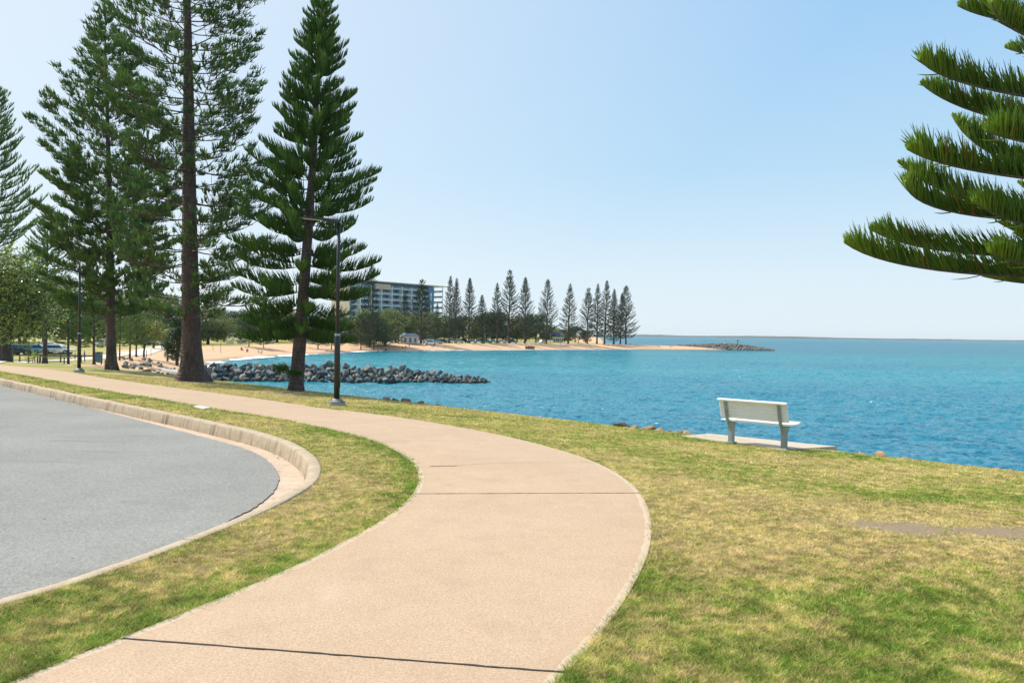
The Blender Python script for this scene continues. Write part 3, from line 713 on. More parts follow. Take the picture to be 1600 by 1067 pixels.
# near pine whose branches reach in at upper right
def near_pine():
    D0 = 7.2; bx = (1735-800)/F_PX*D0; bz = float(land(bx, D0)); root = empty('norfolk_pine', (bx, D0, bz), 0, 'near pine whose bright upswept branches reach in from the right edge', 'pine tree')
    mb = MB(); mb.tube([(0, 0, -.3), (0, 0, .3), (0, .02, 2), (.02, 0, 4), (0, 0, 6.5), (0, 0, 9)], [.30, .22, .18, .14, .08, .015], 16, False); mb.build('trunk', M['bark'], root, smooth=True)
    tips = [((1497, 10), (1560, 30), (1720, 45), .0), ((1437, 94), (1500, 128), (1720, 168), -.5), ((1438, 130), (1510, 170), (1720, 215), .3), ((1487, 180), (1540, 235), (1720, 285), .9), ((1418, 234), (1500, 262), (1720, 290), -.9),
            ((1402, 253), (1490, 305), (1720, 350), .5), ((1415, 285), (1465, 325), (1720, 345), -.4), ((1358, 358), (1450, 388), (1720, 398), .45), ((1320, 380), (1420, 415), (1720, 432), -.35), ((1535, 432), (1600, 442), (1720, 440), 1.1),
            ((1570, 75), (1620, 88), (1720, 95), 1.0), ((1550, 5), (1590, 50), (1720, 70), -.9), ((1555, 345), (1620, 375), (1720, 390), .9), ((1560, 405), (1620, 425), (1720, 432), .2), ((1590, 285), (1640, 320), (1720, 340), 1.2), ((1530, 150), (1590, 190), (1720, 220), 1.1), ((1520, 315), (1580, 345), (1720, 370), -.8), ((1545, 395), (1600, 412), (1720, 420), -1.0), ((1560, 230), (1610, 262), (1720, 280), .6), ((1585, 365), (1630, 385), (1720, 400), -.2), ((1575, 20), (1620, 45), (1720, 60), .4), ((1540, 205), (1600, 222), (1720, 240), -1.1)]
    chains = []; Bs, Ds, Be, Ls, Rs, Rn = [], [], [], [], [], []; rg = np.random.default_rng(8)
    for ti, (tp, md, rt_, dy) in enumerate(tips):
        P3 = []
        for (px, py), f_ in ((rt_, .0), (md, .75), (tp, 1.0)):
            d = ray(px, py); Dq = D0+dy*f_; p = CAM+d*(Dq/d.y); P3.append(np.array(p)-np.array((bx, D0, bz)))
        P3 = [np.array([0, 0, P3[0][2]])]+P3[1:]
        u = np.linspace(0, 1, 15); a, m_, c = P3
        um = .62; ctl = (m_-(1-um)**2*a-um**2*c)/(2*um*(1-um)); P = ((1-u)**2)[:, None]*a+(2*u*(1-u))[:, None]*ctl+(u**2)[:, None]*c
        L = np.linalg.norm(np.diff(P, axis=0), axis=1).sum(); chains.append(([Vector(p) for p in P], list(.017*(1-.75*u))))
        nf = int(340*L); s_ = rg.uniform(.05, 1, nf); s_ = s_[(vnoise(s_*L*9, s_*0, ti+60) > .04) | (s_ > .8)]; nf = len(s_); cpt = np.stack([np.interp(s_, u, P[:, k]) for k in range(3)], 1)
        g = np.gradient(P, axis=0); g /= np.linalg.norm(g, axis=1)[:, None]; tg = np.stack([np.interp(s_, u, g[:, k]) for k in range(3)], 1)
        pd = np.cross(tg, [0, 0, 1.0]); pd /= np.linalg.norm(pd, axis=1)[:, None]; sg = rg.choice([-1, 1], nf)[:, None]; w = rg.uniform(.0, 1, nf)[:, None]
        upn = np.cross(pd, tg); 
        d = tg*(rg.uniform(.75, 1.25, nf)+.7*np.clip((s_-.75)/.25, 0, 1))[:, None]+pd*sg*(.08+.62*w)+upn*(.95-.42*w)
        ln = (.016+.235*np.clip((1-s_)*L/.48, 0, 1)**.85)*rg.uniform(.5, 1.15, nf); stray = rg.random(nf) < .004; d[stray] = tg[stray]*.8-upn[stray]*.35+.3*pd[stray]
        Bs.append(cpt); Ds.append(d); Be.append(upn*.22+rg.normal(size=(nf, 3))*.07); Ls.append(ln); Rs.append(rg.uniform(.0042, .0066, nf)); rn_ = np.clip(rg.normal(.20, .2, nf)+.85*np.clip((s_-.60)/.40, 0, 1), 0, 1.3); rn_[(rg.random(nf) < .09) & (s_ < .75) & (vnoise(s_*9, s_*0, ti+5) > .45)] = -3; Rn.append(rn_)
    V_, Q, tv = fingers(np.concatenate(Bs), np.concatenate(Ds), np.concatenate(Be), np.concatenate(Ls), np.concatenate(Rs), 4, 5, np.concatenate(Rn), (.8, 1, 1, .85, .2))
    me = np_mesh('crown', V_, [Q], True); attr(me, 'tip', tv); link('crown', me, M['needle_near'], root); wood(chains, 6).build('limbs', M['bark2'], root, smooth=True)
    return root
near_pine()

# ---- background pines: a few different ones, copied
def proto(seed, H, w, dense=1.0, thin_top=True, c0=.12, ang=None, matn='needle_far'):
    r = pine('norfolk_pine', (0, 0, 0), H, rtab([(H*c0, w*.9), (H*.22, w*1.22), (H*.40, w*1.02), (H*.58, w*.76), (H*.75, w*.50), (H*.9, w*.27), (H*.96, w*.20), (H, .12)]), H*.016, H*c0,
        'x', None, H*.033, 6, 'plume', (.2*math.sin(seed), 0), ang or (lambda t: R(0+28*t)), seed, (matn, 'bark'), H*.019, H*.0019, low=1, limb=.7, per_m=300/H, seg=1, droop=.10, flare=1.3, tip_up=.35, density=dense)
    return r
PROT = [proto(101, 26, 5.6, .85), proto(102, 26, 4.3, .85), proto(103, 26, 5.0, 1.0, c0=.08), proto(104, 26, 6.2, .8), proto(105, 26, 3.6, 1.0, c0=.07)]
used_p = set()
def put(proto_i, p, H, label, group, wide=1.0, rz=None, plist=PROT, h0=26.0, cat='pine tree'):
    src = plist[proto_i]
    if (id(plist), proto_i) in used_p: o = copy_tree(src)
    else: o = src; used_p.add((id(plist), proto_i))
    o.location = p; o.scale = (H/h0*wide*random.uniform(.85, 1.2), H/h0*wide*random.uniform(.85, 1.2), H/h0); o.rotation_euler = (random.gauss(0, .014), random.gauss(0, .014), random.uniform(0, 6.28) if rz is None else rz)
    o['label'] = label; o['group'] = group; o['category'] = cat
    return o
def topH(px, D, py):
    p = at(px, D); d = ray(px, py); z = CAM.z+d.z/d.y*D; return p, z-p.z
G1 = 'pines along the far beach'
far = [(632, 300, 458, 1, 1.1, 'pine in front of the apartment block, the left one of two'), (657.5, 292, 437, 0, 1.15, 'tall bare topped pine right in front of the apartment block'), (683, 305, 474, 1, .8, 'thin short pine at the right corner of the apartment block'),
    (701.5, 312, 432, 1, .85, 'slender pine, first one right of the apartment block'), (711.5, 325, 435, 4, .9, 'narrow pine close behind the slender one right of the apartments'), (732.5, 318, 435, 2, .95, 'dense pine with a broad top, third right of the apartments'),
    (754, 322, 461, 4, 1.2, 'short dense dark pine behind the green car'), (776.5, 328, 443, 1, .9, 'narrow pine just left of the tallest one on the far beach'), (795, 335, 422, 0, .8, 'tallest pine on the far beach with open branches'),
    (820, 340, 434, 2, .95, 'dense dark pine just right of the tallest far one'), (853.5, 348, 437, 3, .85, 'open symmetrical pine left of the blue shade sail'), (887.5, 352, 444, 1, 1.05, 'lone pine with a bare spike top right of the blue shade sail'),
    (917.5, 362, 450, 0, .85, 'leftmost pine of the cluster on the spit'), (932.5, 366, 444, 1, .85, 'second pine of the spit cluster with a rounded tuft on top'), (944.5, 370, 439, 1, .9, 'pine with a thin bare tip in the spit cluster'),
    (959, 374, 452, 4, 1.1, 'fourth pine of the spit cluster from the left'), (969, 384, 458, 1, .9, 'pine half hidden behind the last one on the spit'), (978, 378, 447, 3, .95, 'last pine on the spit, its branches reaching out over the sea')]
for px, D, ty, pi, wd, lb in far:
    p, H = topH(px, D, ty); put(pi, p, H, lb, G1, wd)
G2 = 'pines on the grass above the near beach'
PR2 = [proto(201, 12, 6.4, .95, c0=.14, ang=lambda t: R(-6+30*t)), proto(202, 14, 3.6, .9, c0=.22)]
mid = [(389, 205, 492, 0, 1.0, 'spreading dark pine left of the lush near pine, beside the white shelter'), (412, 208, 495, 0, .9, 'spreading pine touching the one beside the white shelter'), (497, 232, 492, 0, .9, 'dark pine just left of the near lamp post, beyond the bay'),
    (518, 236, 494, 0, .9, 'dark pine directly behind the near lamp post, beyond the bay'), (564, 250, 491, 0, 1.0, 'dark pine between the near lamp post and the apartment block'), (584, 255, 488, 0, 1.0, 'broad dark pine below the left end of the apartment block'),
    (577, 262, 408, 1, .55, 'thin tall pine whose bare tip shows left of the apartment block')]
for px, D, ty, pi, wd, lb in mid:
    p, H = topH(px, D, ty); put(pi, p, H, lb, G2, wd, None, PR2, 12.0 if pi == 0 else 14.0)
G3 = 'pines in the park behind the lamp post'
PR3 = [proto(301, 15, 4.2, .85, c0=.25, matn='needle_old'), proto(302, 25, 6.0, .8, c0=.15, matn='needle_old', ang=lambda t: R(5+25*t))]
park = [(70, 70, 322, 0, .75, 'sparse pine standing behind the green picnic table'), (107, 76, 430, 0, .9, 'brown trunked pine just left of the far lamp post'), (147, 86, 455, 0, 1.0, 'pine standing beside the child in blue'),
    (187, 100, 470, 0, .9, 'pine just right of the upswept pine trunk'), (203, 106, 465, 0, .9, 'left one of a close pair of pines by the park path'), (213, 116, 470, 0, .9, 'right one of a close pair of pines by the park path'),
    (-12, 78, 134, 1, .8, 'tall pine at the left edge of the photograph'), (-45, 95, 300, 0, 1.1, 'pine beyond the left edge, partly in view'), (30, 150, 455, 0, 1.2, 'distant pine behind the broadleaf tree'), (240, 165, 468, 0, 1.3, 'distant pine above the yellow green bush')]
for px, D, ty, pi, wd, lb in park:
    p, H = topH(px, D, ty); put(pi, p, H, lb, G3, wd, None, PR3, 15.0 if pi == 0 else 25.0)

# ---- broadleaf trees and bushes
def leaf_cloud(centers, radii, n, size, rng, up=.3):
    """clumps of small leaf faces through the volume of each centre"""
    k = len(centers); w = radii**2; w = w/w.sum(); ci = rng.choice(k, n, p=w); d = rng.normal(size=(n, 3)); d /= np.linalg.norm(d, axis=1)[:, None]
    r = radii[ci]*rng.uniform(.35, 1.0, n)**.5; P = centers[ci]+d*r[:, None]*np.array([1, 1, .75])
    nrm = d*.5+np.array([0, 0, up])+rng.normal(size=(n, 3))*.5; nrm /= np.linalg.norm(nrm, axis=1)[:, None]
    a = np.cross(nrm, rng.normal(size=(n, 3))); a /= np.linalg.norm(a, axis=1)[:, None]; b = np.cross(nrm, a); s = size*rng.uniform(.6, 1.3, n)[:, None]
    V_ = np.stack([P-a*s, P+b*s*.5, P+a*s, P-b*s*.5], 1).reshape(-1, 3); tip = np.repeat(np.clip(rng.normal(.22, .22, k)[ci]+rng.normal(size=n)*.22, 0, 1), 4)
    return V_, np.arange(4*n).reshape(n, 4), tip
def broadleaf(name, p, H, W, label, group, seed, mat='leaf', n=5000, size=.12, trunk=.2, low=.25, cat='tree', nclump=26):
    rng = np.random.default_rng(seed); root = empty(name, p, 0, label, cat, group)
    th = rng.uniform(0, 6.28, nclump); rr = np.sqrt(rng.uniform(0, 1, nclump))*W*.5*.8; zz = H*(low+(1-low)*rng.uniform(.12, .9, nclump))
    sh_ = np.sqrt(np.clip(1-((zz/H-(low+1)/2)/((1-low)/2*1.15))**2, .1, 1)); C_ = np.stack([np.cos(th)*rr*sh_, np.sin(th)*rr*sh_, zz], 1); Rr = W*rng.uniform(.10, .19, nclump)+H*.02
    V_, Q, tv = leaf_cloud(C_, Rr, n, size, rng); me = np_mesh('crown', V_, [Q]); attr(me, 'tip', tv); link('crown', me, M[mat], root)
    mb = MB(); mb.tube([(0, 0, -.3), (0, 0, H*.15), (.03*H, 0, H*.35), (0, 0, H*.6)], [trunk*1.3, trunk, trunk*.8, trunk*.4], 9, False)
    for i in range(8):
        c = C_[i*3 % nclump]; mb.tube([(0, 0, H*rng.uniform(.2, .45)), (c[0]*.5, c[1]*.5, c[2]*.75), tuple(c)], [trunk*.5, trunk*.3, trunk*.12], 5, False)
    mb.build('trunk', M['bark2'], root, smooth=True); return root
M['leaf'] = foliage_mat('glossy_leaves', (.018, .05, .016), (.05, .10, .026), 1.2, .35, 'tip', (.50, .60, .16)); M['leaf'].node_tree.nodes['Principled BSDF'].inputs['Roughness'].default_value = .3
M['leaf_yellow'] = foliage_mat('yellow_green_leaves', (.10, .14, .03), (.18, .20, .045), 1.2, .35, 'tip', (.34, .34, .08))
M['leaf_dark'] = foliage_mat('dark_leaves', (.04, .08, .04), (.075, .125, .05), .3, .2, 'tip', (.06, .10, .035))
M['leaf_mid'] = foliage_mat('hill_leaves', (.08, .12, .045), (.15, .185, .06), .12, .3, 'tip', (.26, .29, .09))
M['leaf_olive'] = foliage_mat('olive_leaves', (.09, .13, .04), (.17, .21, .06), .3, .35, 'tip', (.30, .34, .10))
G4 = 'broadleaf trees in the park'
p = at(8, 53); broadleaf('broadleaf_tree', p, 7.6, 7.6, 'rounded glossy leaved tree at the left edge in front of the parked cars', G4, 61, 'leaf', 17000, .105, .35, .16, nclump=95)
p = at(-60, 60); broadleaf('broadleaf_tree', p, 8, 8, 'broad tree beyond the left edge next to the glossy one', G4, 62, 'leaf', 9000, .12, .35, .2)
p = at(225, 118); broadleaf('broadleaf_tree', p, 5.6, 6.4, 'small bright yellow green tree beside the park path', G4, 63, 'leaf_yellow', 3000, .16, .14, .52)
p = at(262, 125); broadleaf('broadleaf_tree', p, 5.0, 5.0, 'low olive tree beside the yellow green one', G4, 64, 'leaf_olive', 2500, .16, .14, .45)
p = at(277, 112); broadleaf('conifer_bush', p, 8.2, 4.4, 'dark bushy conifer foliage down to the sand left of the thick trunk', None, 65, 'leaf_dark', 14000, .11, .2, .02, 'bush', 40)
p = at(36, 72); pinep = pine('pine_sapling', at(45, 62), 1.7, rtab([(.1, .4), (1.7, .08)]), .035, .15, 'tiny pine sapling on the grass left of the picnic table', None, .17, 5, 'plume', (0, 0), lambda t: R(10), 5, ('needle_old', 'bark'), .12, .015, per_m=40, seg=1, droop=0, flare=1.1, tip_up=.1, density=1, cat='sapling')
G5 = 'trees on the rise behind the car parks'
bgt = []
rr_ = random.Random(3)
where = {0: 'behind the parked cars at far left', 1: 'left of the thick trunked pine', 2: 'between the two nearest pine trunks', 3: 'beyond the bay behind the near lamp post', 4: 'below the apartment block', 5: 'behind the far beach car park', 6: 'behind the blue shade sail'}
spec = []
for i, px in enumerate(range(-70, 330, 36)): spec.append((px+rr_.uniform(-8, 8), rr_.uniform(185, 240), rr_.uniform(9, 15), rr_.choice(['leaf_dark', 'leaf_dark', 'leaf_mid'])))
for i, px in enumerate(range(330, 620, 21)): spec.append((px+rr_.uniform(-5, 5), rr_.uniform(262, 330), rr_.uniform(9, 13), rr_.choice(['leaf_dark', 'leaf_mid', 'leaf_olive', 'leaf_mid'])))
for i, px in enumerate(range(628, 925, 16)): spec.append((px+rr_.uniform(-4, 4), rr_.uniform(395, 440), rr_.uniform(11, 16)*(1 if px < 840 else .62), rr_.choice(['leaf_mid', 'leaf_mid', 'leaf_dark', 'leaf_olive'])))
spec += [(632, 305, 9.5, 'leaf_yellow'), (618, 312, 9.0, 'leaf_yellow'), (350, 262, 8.0, 'leaf_olive'), (604, 300, 7.0, 'leaf_dark')]
BP = {}
for mt in ('leaf_dark', 'leaf_mid', 'leaf_olive', 'leaf_yellow'):
    BP[mt] = broadleaf('broadleaf_tree', (0, 0, 0), 10, 12, 'x', G5, 70+len(BP), mt, 6000, .26, .3, .08, nclump=34)
ucount = {}
kn = {'leaf_dark': 'dark green', 'leaf_mid': 'mid green', 'leaf_olive': 'olive green', 'leaf_yellow': 'pale yellow green'}
fresh = set(BP)
for (px, D, H, mt) in sorted(spec):
    if mt in fresh: o = BP[mt]; fresh.discard(mt)
    else: o = copy_tree(BP[mt])
    p = at(px, D); o.location = p; s = H/10; o.scale = (s*rr_.uniform(.9, 1.3), s*rr_.uniform(.9, 1.3), s); o.rotation_euler = (0, 0, rr_.uniform(0, 6.28))
    sect = 0 if px < 100 else 1 if px < 290 else 2 if px < 450 else 3 if px < 575 else 4 if px < 690 else 5 if px < 850 else 6
    ucount.setdefault((sect, mt), []).append(o)
ordn = ['leftmost', 'second from left', 'third from left', 'fourth from left', 'fifth from left', 'sixth from left', 'seventh from left']
for (sect, mt), lst in ucount.items():
    for i, o in enumerate(lst):
        o['label'] = (kn[mt]+' tree '+where[sect]) + ('' if len(lst) == 1 else ', '+(ordn[i] if i < len(lst)-1 else 'rightmost')+' of its colour'); o['group'] = G5; o['category'] = 'tree'

# ------------------------------------------------------------------ rocks
def rock_mat():
    t = NT('boulder'); oi = t.new('ShaderNodeObjectInfo'); co = t.coord('Position')
    base = t.ramp(oi.outputs['Random'], [(0, (.07, .11, .115)), (.3, (.14, .18, .18)), (.5, (.22, .23, .21)), (.72, (.31, .28, .235)), (.88, (.05, .065, .07)), (1, (.38, .30, .23))])
    n = t.noise(2.2, 6, .7, co=co); c = t.mix(.55, base, t.ramp(n, [(.35, (.07, .075, .075)), (.65, (.48, .46, .43))]), 'OVERLAY')
    z = t.new('ShaderNodeSeparateXYZ'); t.link(co, z.inputs[0]); wet = t.math('MULTIPLY', t.math('SUBTRACT', -3.95, z.outputs[2]), 2.2, clamp=True)
    c = t.mix(wet, c, (.045, .04, .035)); t.color(c); t.set(Roughness=.85); t.bump(n, .08, .8); return t.m
M['rock'] = rock_mat()
def rock_tan():
    t = NT('tan_boulder'); oi = t.new('ShaderNodeObjectInfo'); c = t.ramp(oi.outputs['Random'], [(0, (.34, .20, .13)), (.5, (.46, .31, .2)), (1, (.16, .10, .075))])
    n = t.noise(6, 6, .7); t.color(t.mix(.5, c, t.ramp(n, [(.3, (.1, .08, .07)), (.7, (.55, .45, .36))]), 'OVERLAY')); t.set(Roughness=.9); t.bump(n, .03, .8); return t.m
M['rock_tan'] = rock_tan()
def rock_mesh(seed, flat=.75):
    rg = random.Random(seed); bm = bmesh.new()
    for i in range(14):
        d = Vector((rg.gauss(0, 1), rg.gauss(0, 1), rg.gauss(0, 1))).normalized(); bm.verts.new((d.x*rg.uniform(.8, 1.1), d.y*rg.uniform(.7, 1), d.z*flat*rg.uniform(.8, 1.05)))
    r = bmesh.ops.convex_hull(bm, input=bm.verts[:]); bmesh.ops.delete(bm, geom=[g for g in r['geom_interior'] if isinstance(g, bmesh.types.BMVert)], context='VERTS')
    bmesh.ops.dissolve_limit(bm, angle_limit=R(14), verts=bm.verts[:], edges=bm.edges[:])
    bmesh.ops.bevel(bm, geom=bm.edges[:], offset=.035, segments=1, affect='EDGES', profile=.6); me = bpy.data.meshes.new('boulder'); bm.to_mesh(me); bm.free(); me.materials.append(M['rock']); return me
RM = [rock_mesh(i) for i in range(9)]
def rock_arrays(me):
    v = np.array([tuple(x.co) for x in me.vertices]); t_ = []
    for p in me.polygons:
        vv = list(p.vertices)
        for i in range(1, len(vv)-1): t_.append((vv[0], vv[i], vv[i+1]))
    return v, np.array(t_)
RA = [rock_arrays(m_) for m_ in RM]
def heap(name, items, mat):
    Vs = []; Fs = []; n_ = 0; rg = np.random.default_rng(99)
    for (x, y, z, s) in items:
        v, f = RA[rg.integers(len(RA))]; q = rg.normal(size=4); q /= np.linalg.norm(q); m_ = np.array(Matrix.Rotation(rg.uniform(0, 6.28), 3, Vector(q[:3])))
        Vs.append(v @ m_.T*s+np.array([x, y, z])); Fs.append(f+n_); n_ += len(v)
    return link(name, np_mesh(name, np.concatenate(Vs), [np.concatenate(Fs)]), mat)
# near breakwater: boulders one by one over a core of rubble
rg = np.random.default_rng(17)
x0, x1, yc = -40.0, -3.2, 99.6
def bw(x):   # crest height, half width
    t = (x-x0)/(x1-x0); h = np.interp(t, [0, .1, .45, .72, .9, 1], [1.35, 1.45, 1.5, 1.3, .5, .15]); return h, .9+h*1.7
cnt = 0; rocks = []
for row, fr_ in enumerate([0.0, .28, .55, .82, 1.1]):
    x = x0+row*.31
    while x < x1:
        h, w = bw(x); s = np.interp(x, [x0, -14, x1], [.58, .54, .30])*rg.uniform(.65, 1.4)
        yy = yc-w*(1-fr_)*1.0+rg.normal()*.12; zz = WATER_Z+h*min(1, fr_ if fr_ < 1 else 1)*.86+.12+rg.normal()*.13
        if fr_ > 1: yy = yc+w*.3
        rocks.append((x, yy, zz, s, row)); x += s*rg.uniform(1.15, 1.5)
def ordw(k):
    tens = ['', '', 'twenty', 'thirty', 'forty', 'fifty', 'sixty', 'seventy']; on = ['', 'first', 'second', 'third', 'fourth', 'fifth', 'sixth', 'seventh', 'eighth', 'ninth', 'tenth', 'eleventh', 'twelfth', 'thirteenth', 'fourteenth', 'fifteenth', 'sixteenth', 'seventeenth', 'eighteenth', 'nineteenth']
    if k < 20: return on[k]
    return tens[k//10]+('-'+on[k % 10] if k % 10 else 'ieth').replace('yieth', 'ieth') if k % 10 else tens[k//10][:-1]+'ieth'
RN = ['waterline', 'second', 'middle', 'crest', 'back']
print('near rocks', len(rocks)); rk = {}
for i, (x, y, z, s, row) in enumerate(rocks[:278]):
    o = link('boulder', RM[i % 9], None); o.location = (x, y, z); o.rotation_euler = tuple(rg.uniform(0, 6.28, 3)); o.scale = (s, s*rg.uniform(.8, 1.1), s*rg.uniform(.8, 1.05)); rk[row] = rk.get(row, 0)+1
    sz = 'large' if s > .68 else 'small' if s < .48 else 'middling'
    tag(o, sz+' grey boulder, '+ordw(rk[row])+' from the left in the '+RN[row]+' row of the breakwater', 'rock', 'boulders of the near breakwater')
core = []
for i in range(900):
    x = rg.uniform(x0-5, x1+.5); h, w = bw(x); u = rg.uniform(-1, 1); core.append((x, yc+u*w, WATER_Z+h*(1-abs(u))*.80-.12, rg.uniform(.22, .42)*np.interp(x, [x0, x1], [1, .6])))
tag(heap('breakwater_rubble', core, M['rock']), 'smaller stones filling the gaps of the near breakwater', 'rubble', None, 'stuff')
# scattered stones on the sand by the culvert
items = []
for i in range(90):
    px = rg.uniform(188, 330); 
    D = rg.choice([rg.uniform(74, 92), rg.uniform(92, 108)]); p = at(px, D); items.append((p.x, p.y, p.z+.05, rg.uniform(.15, .55)))
tag(heap('beach_stones', items, M['rock']), 'grey stones strewn over the sand beside the culvert pipe', 'stones', None, 'stuff')
# far breakwater at the end of the spit
items = []
for i in range(1500):
    t = rg.random(); x = 72+t*49; yq = 372+2.5*math.sin(t*3)-4*t; h = np.interp(t, [0, .25, .6, .8, 1], [1.2, 2.0, 2.9, 1.9, .4]); u = rg.uniform(-1, 1); w = 1.2+h*1.6
    items.append((x, yq+u*w, WATER_Z+h*(1-abs(u))+.1, rg.uniform(.45, .85)*(1.1-.4*t)))
tag(heap('far_breakwater_rocks', items, M['rock']), 'pale grey rock wall running out from the tip of the far spit', 'rock wall', None, 'stuff')
# stones peeping over the grass edge
RT = []
for i in range(4):
    m_ = rock_mesh(40+i, .6); m_.materials.clear(); m_.materials.append(M['rock_tan']); RT.append(m_)
shore = [(604, 631, .30, 'dark brown stone at the grass edge, leftmost of the shore stones'), (617, 634, .24, 'small brown stone right beside the leftmost shore stone'), (634, 637, .36, 'flat pinkish stone on the shore right of the lamp post'), (658, 638, .26, 'pale pink stone alone on the shore edge'), (668, 641, .16, 'tiny stone right of the pale pink one'),
    (684, 643, .2, 'small reddish stone at the edge of the grass right of the pink ones'), (766, 651, .16, 'tiny lone stone midway along the shore edge'), (973, 667, .27, 'pointed red brown stone standing on the grass edge'), (991, 671, .22, 'dark stone right of the pointed red brown one'), (1015, 674, .30, 'broad orange brown stone left of the bench slab'), (1029, 677, .20, 'pale round stone beside the broad orange one'),
    (1046, 680, .15, 'little dark stone close to the bench slab'), (1058, 681, .17, 'dark brown stone close to the bench slab corner'), (1072, 682, .22, 'low tan stone touching the back of the bench slab'), (1345, 711, .12, 'small dark stone just right of the bench slab'), (1378, 715, .24, 'wide pinkish stone right of the bench slab'),
    (1415, 719, .13, 'thin dark stone right of the wide pinkish one'), (1437, 722, .13, 'small tan stone in the grass edge at right'), (1446, 723, .10, 'pebble sized stone beside the small tan one'), (1558, 734, .10, 'small dark stone near the right edge of the frame'), (1580, 736, .10, 'rightmost dark stone on the shore')]
for i, (px, py, s, lb) in enumerate(shore):
    d = ray(px, py)
    # where the sight line meets the edge of the lawn
    t = 8.0
    while True:
        p = CAM+d*t; L, r_, q = ramp_q(np.array([p.x]), np.array([p.y]))
        if q[0] < .35 or t > 60: break
        t += .03
    p = CAM+d*t; o = link('shore_stone', RT[i % 4], None); o.location = (p.x, p.y, max(min(p.z, float(L[0])+.16), float(L[0])+.02)+s*.05); o.rotation_euler = (rg.uniform(-.4, .4), rg.uniform(-.3, .3), rg.uniform(0, 6.28)); o.scale = (s*(1.0 if px > 700 else .75), s*.68, s*.68)
    tag(o, lb, 'rock', 'stones along the near shore')
# revetment under the lawn edge
items = []
for i in range(1500):
    t = rg.random(); x = 40-t*60; s_l = 22.6+rg.uniform(.6, 8.5); y = s_l-x; items.append((x, y, float(T(x, y))-.16, rg.uniform(.2, .5)))
tag(heap('revetment_rocks', items, M['rock_tan']), 'brown rocks facing the bank below the near grass edge', 'rocks', None, 'stuff')

# ------------------------------------------------------------------ concrete culvert pipe
pp = hit(250, 580, -3.45); pq = hit(287, 584.5, -3.45)
dv = (pq-pp).normalized(); L_ = (pq-pp).length+1.2
cu = empty('culvert_pipe', ((pp.x+pq.x)/2, (pp.y+pq.y)/2, -3.45), math.atan2(dv.y, dv.x), 'concrete stormwater pipe lying on the sand beside the thick pine trunk', 'pipe')
mb = MB(); n = 28
ring = lambda x, r_: [(x, r_*math.cos(2*math.pi*k/n), r_*math.sin(2*math.pi*k/n)) for k in range(n)]
vsx = ring(-L_/2, .42)+ring(L_/2, .42)+ring(L_/2, .33)+ring(-L_/2, .33)
mb.add(vsx, [(r_*n+k, r_*n+(k+1) % n, ((r_+1) % 4)*n+(k+1) % n, ((r_+1) % 4)*n+k) for r_ in range(4) for k in range(n)]); mb.build('pipe_barrel', M['footing'], cu, smooth=False)
mb = MB(); vsx = ring(L_/2-.25, .50)+ring(L_/2+.03, .50)+ring(L_/2+.03, .34)+ring(L_/2-.25, .43); mb.add(vsx, [(r_*n+k, r_*n+(k+1) % n, ((r_+1) % 4)*n+(k+1) % n, ((r_+1) % 4)*n+k) for r_ in range(4) for k in range(n)]); mb.build('pipe_collar', M['footing'], cu)

# ------------------------------------------------------------------ lamp posts
def lamp(p, H, label):
    r = empty('street_lamp', p, 0, label, 'street lamp', 'lamp posts along the footpath')
    mb = MB(); mb.tube([(0, 0, -.2), (0, 0, .13)], .225, 28); mb.build('footing', M['footing'], r, .006)
    mb = MB(); mb.tube([(0, 0, .131), (0, 0, .15), (0, 0, .16), (0, 0, .20), (0, 0, .23)], [.222, .222, .20, .12, .085], 28); mb.build('base_plate', M['footing' if False else 'galv_dark'], r, smooth=False)
    for k in range(4):
        mb = MB(); a = math.pi/4+k*math.pi/2; mb.tube([(.16*math.cos(a), .16*math.sin(a), .15), (.16*math.cos(a), .16*math.sin(a), .215)], .014, 6); mb.build('bolt', M['galv'], r)
    zt = H*.385
    mb = MB(); mb.tube([(0, 0, .2), (0, 0, zt-.03), (0, 0, zt)], [.077, .077, .066], 20); mb.build('lower_pole', M['black_steel'], r, smooth=True)
    mb = MB(); mb.tube([(0, 0, zt-.01), (0, 0, zt+.05)], .070, 20); mb.build('pole_collar', M['galv'], r)
    mb = MB(); mb.tube([(0, 0, zt), (0, 0, H-.03)], [.050, .044], 18); mb.build('upper_pole', M['black_steel'], r, smooth=True)
    mb = MB(); mb.prism([(.06, H-.09), (.06, H), (-.35, H+.06), (-.98, H+.085), (-1.0, H+.055), (-.40, H-.005), (-.10, H-.07)], 1, -.11, .11); hd = mb.build('lamp_head', M['black_steel'], r, .012)
    mb = MB(); mb.prism([(-.42, H-.010), (-.95, H+.046), (-.95, H+.052), (-.42, H+.005)], 1, -.085, .085); mb.build('lens', M['lens'], hd)
    mb = MB(); mb.box((.081, 0, .62), (.012, .075, .20)); mb.build('access_cover', M['black_steel'], r, .003)
M['lens'] = plain('frosted_lens', (.75, .62, .45), .3, 0, .05); M['galv_dark'] = plain('grey_plinth_cap', (.16, .17, .17), .6, .2, .2, 9)
p = hit(526, 636); d = ray(530, 345); H1 = (CAM.z+d.z/d.y*p.y)-p.z; lamp(p, H1, 'black lamp post on the grass beside the footpath, the nearer of the two')
p = hit(123.5, 583); d = ray(124, 423); H2 = (CAM.z+d.z/d.y*p.y)-p.z; lamp(p, H2, 'black lamp post farther back, in front of the shaded park trees')

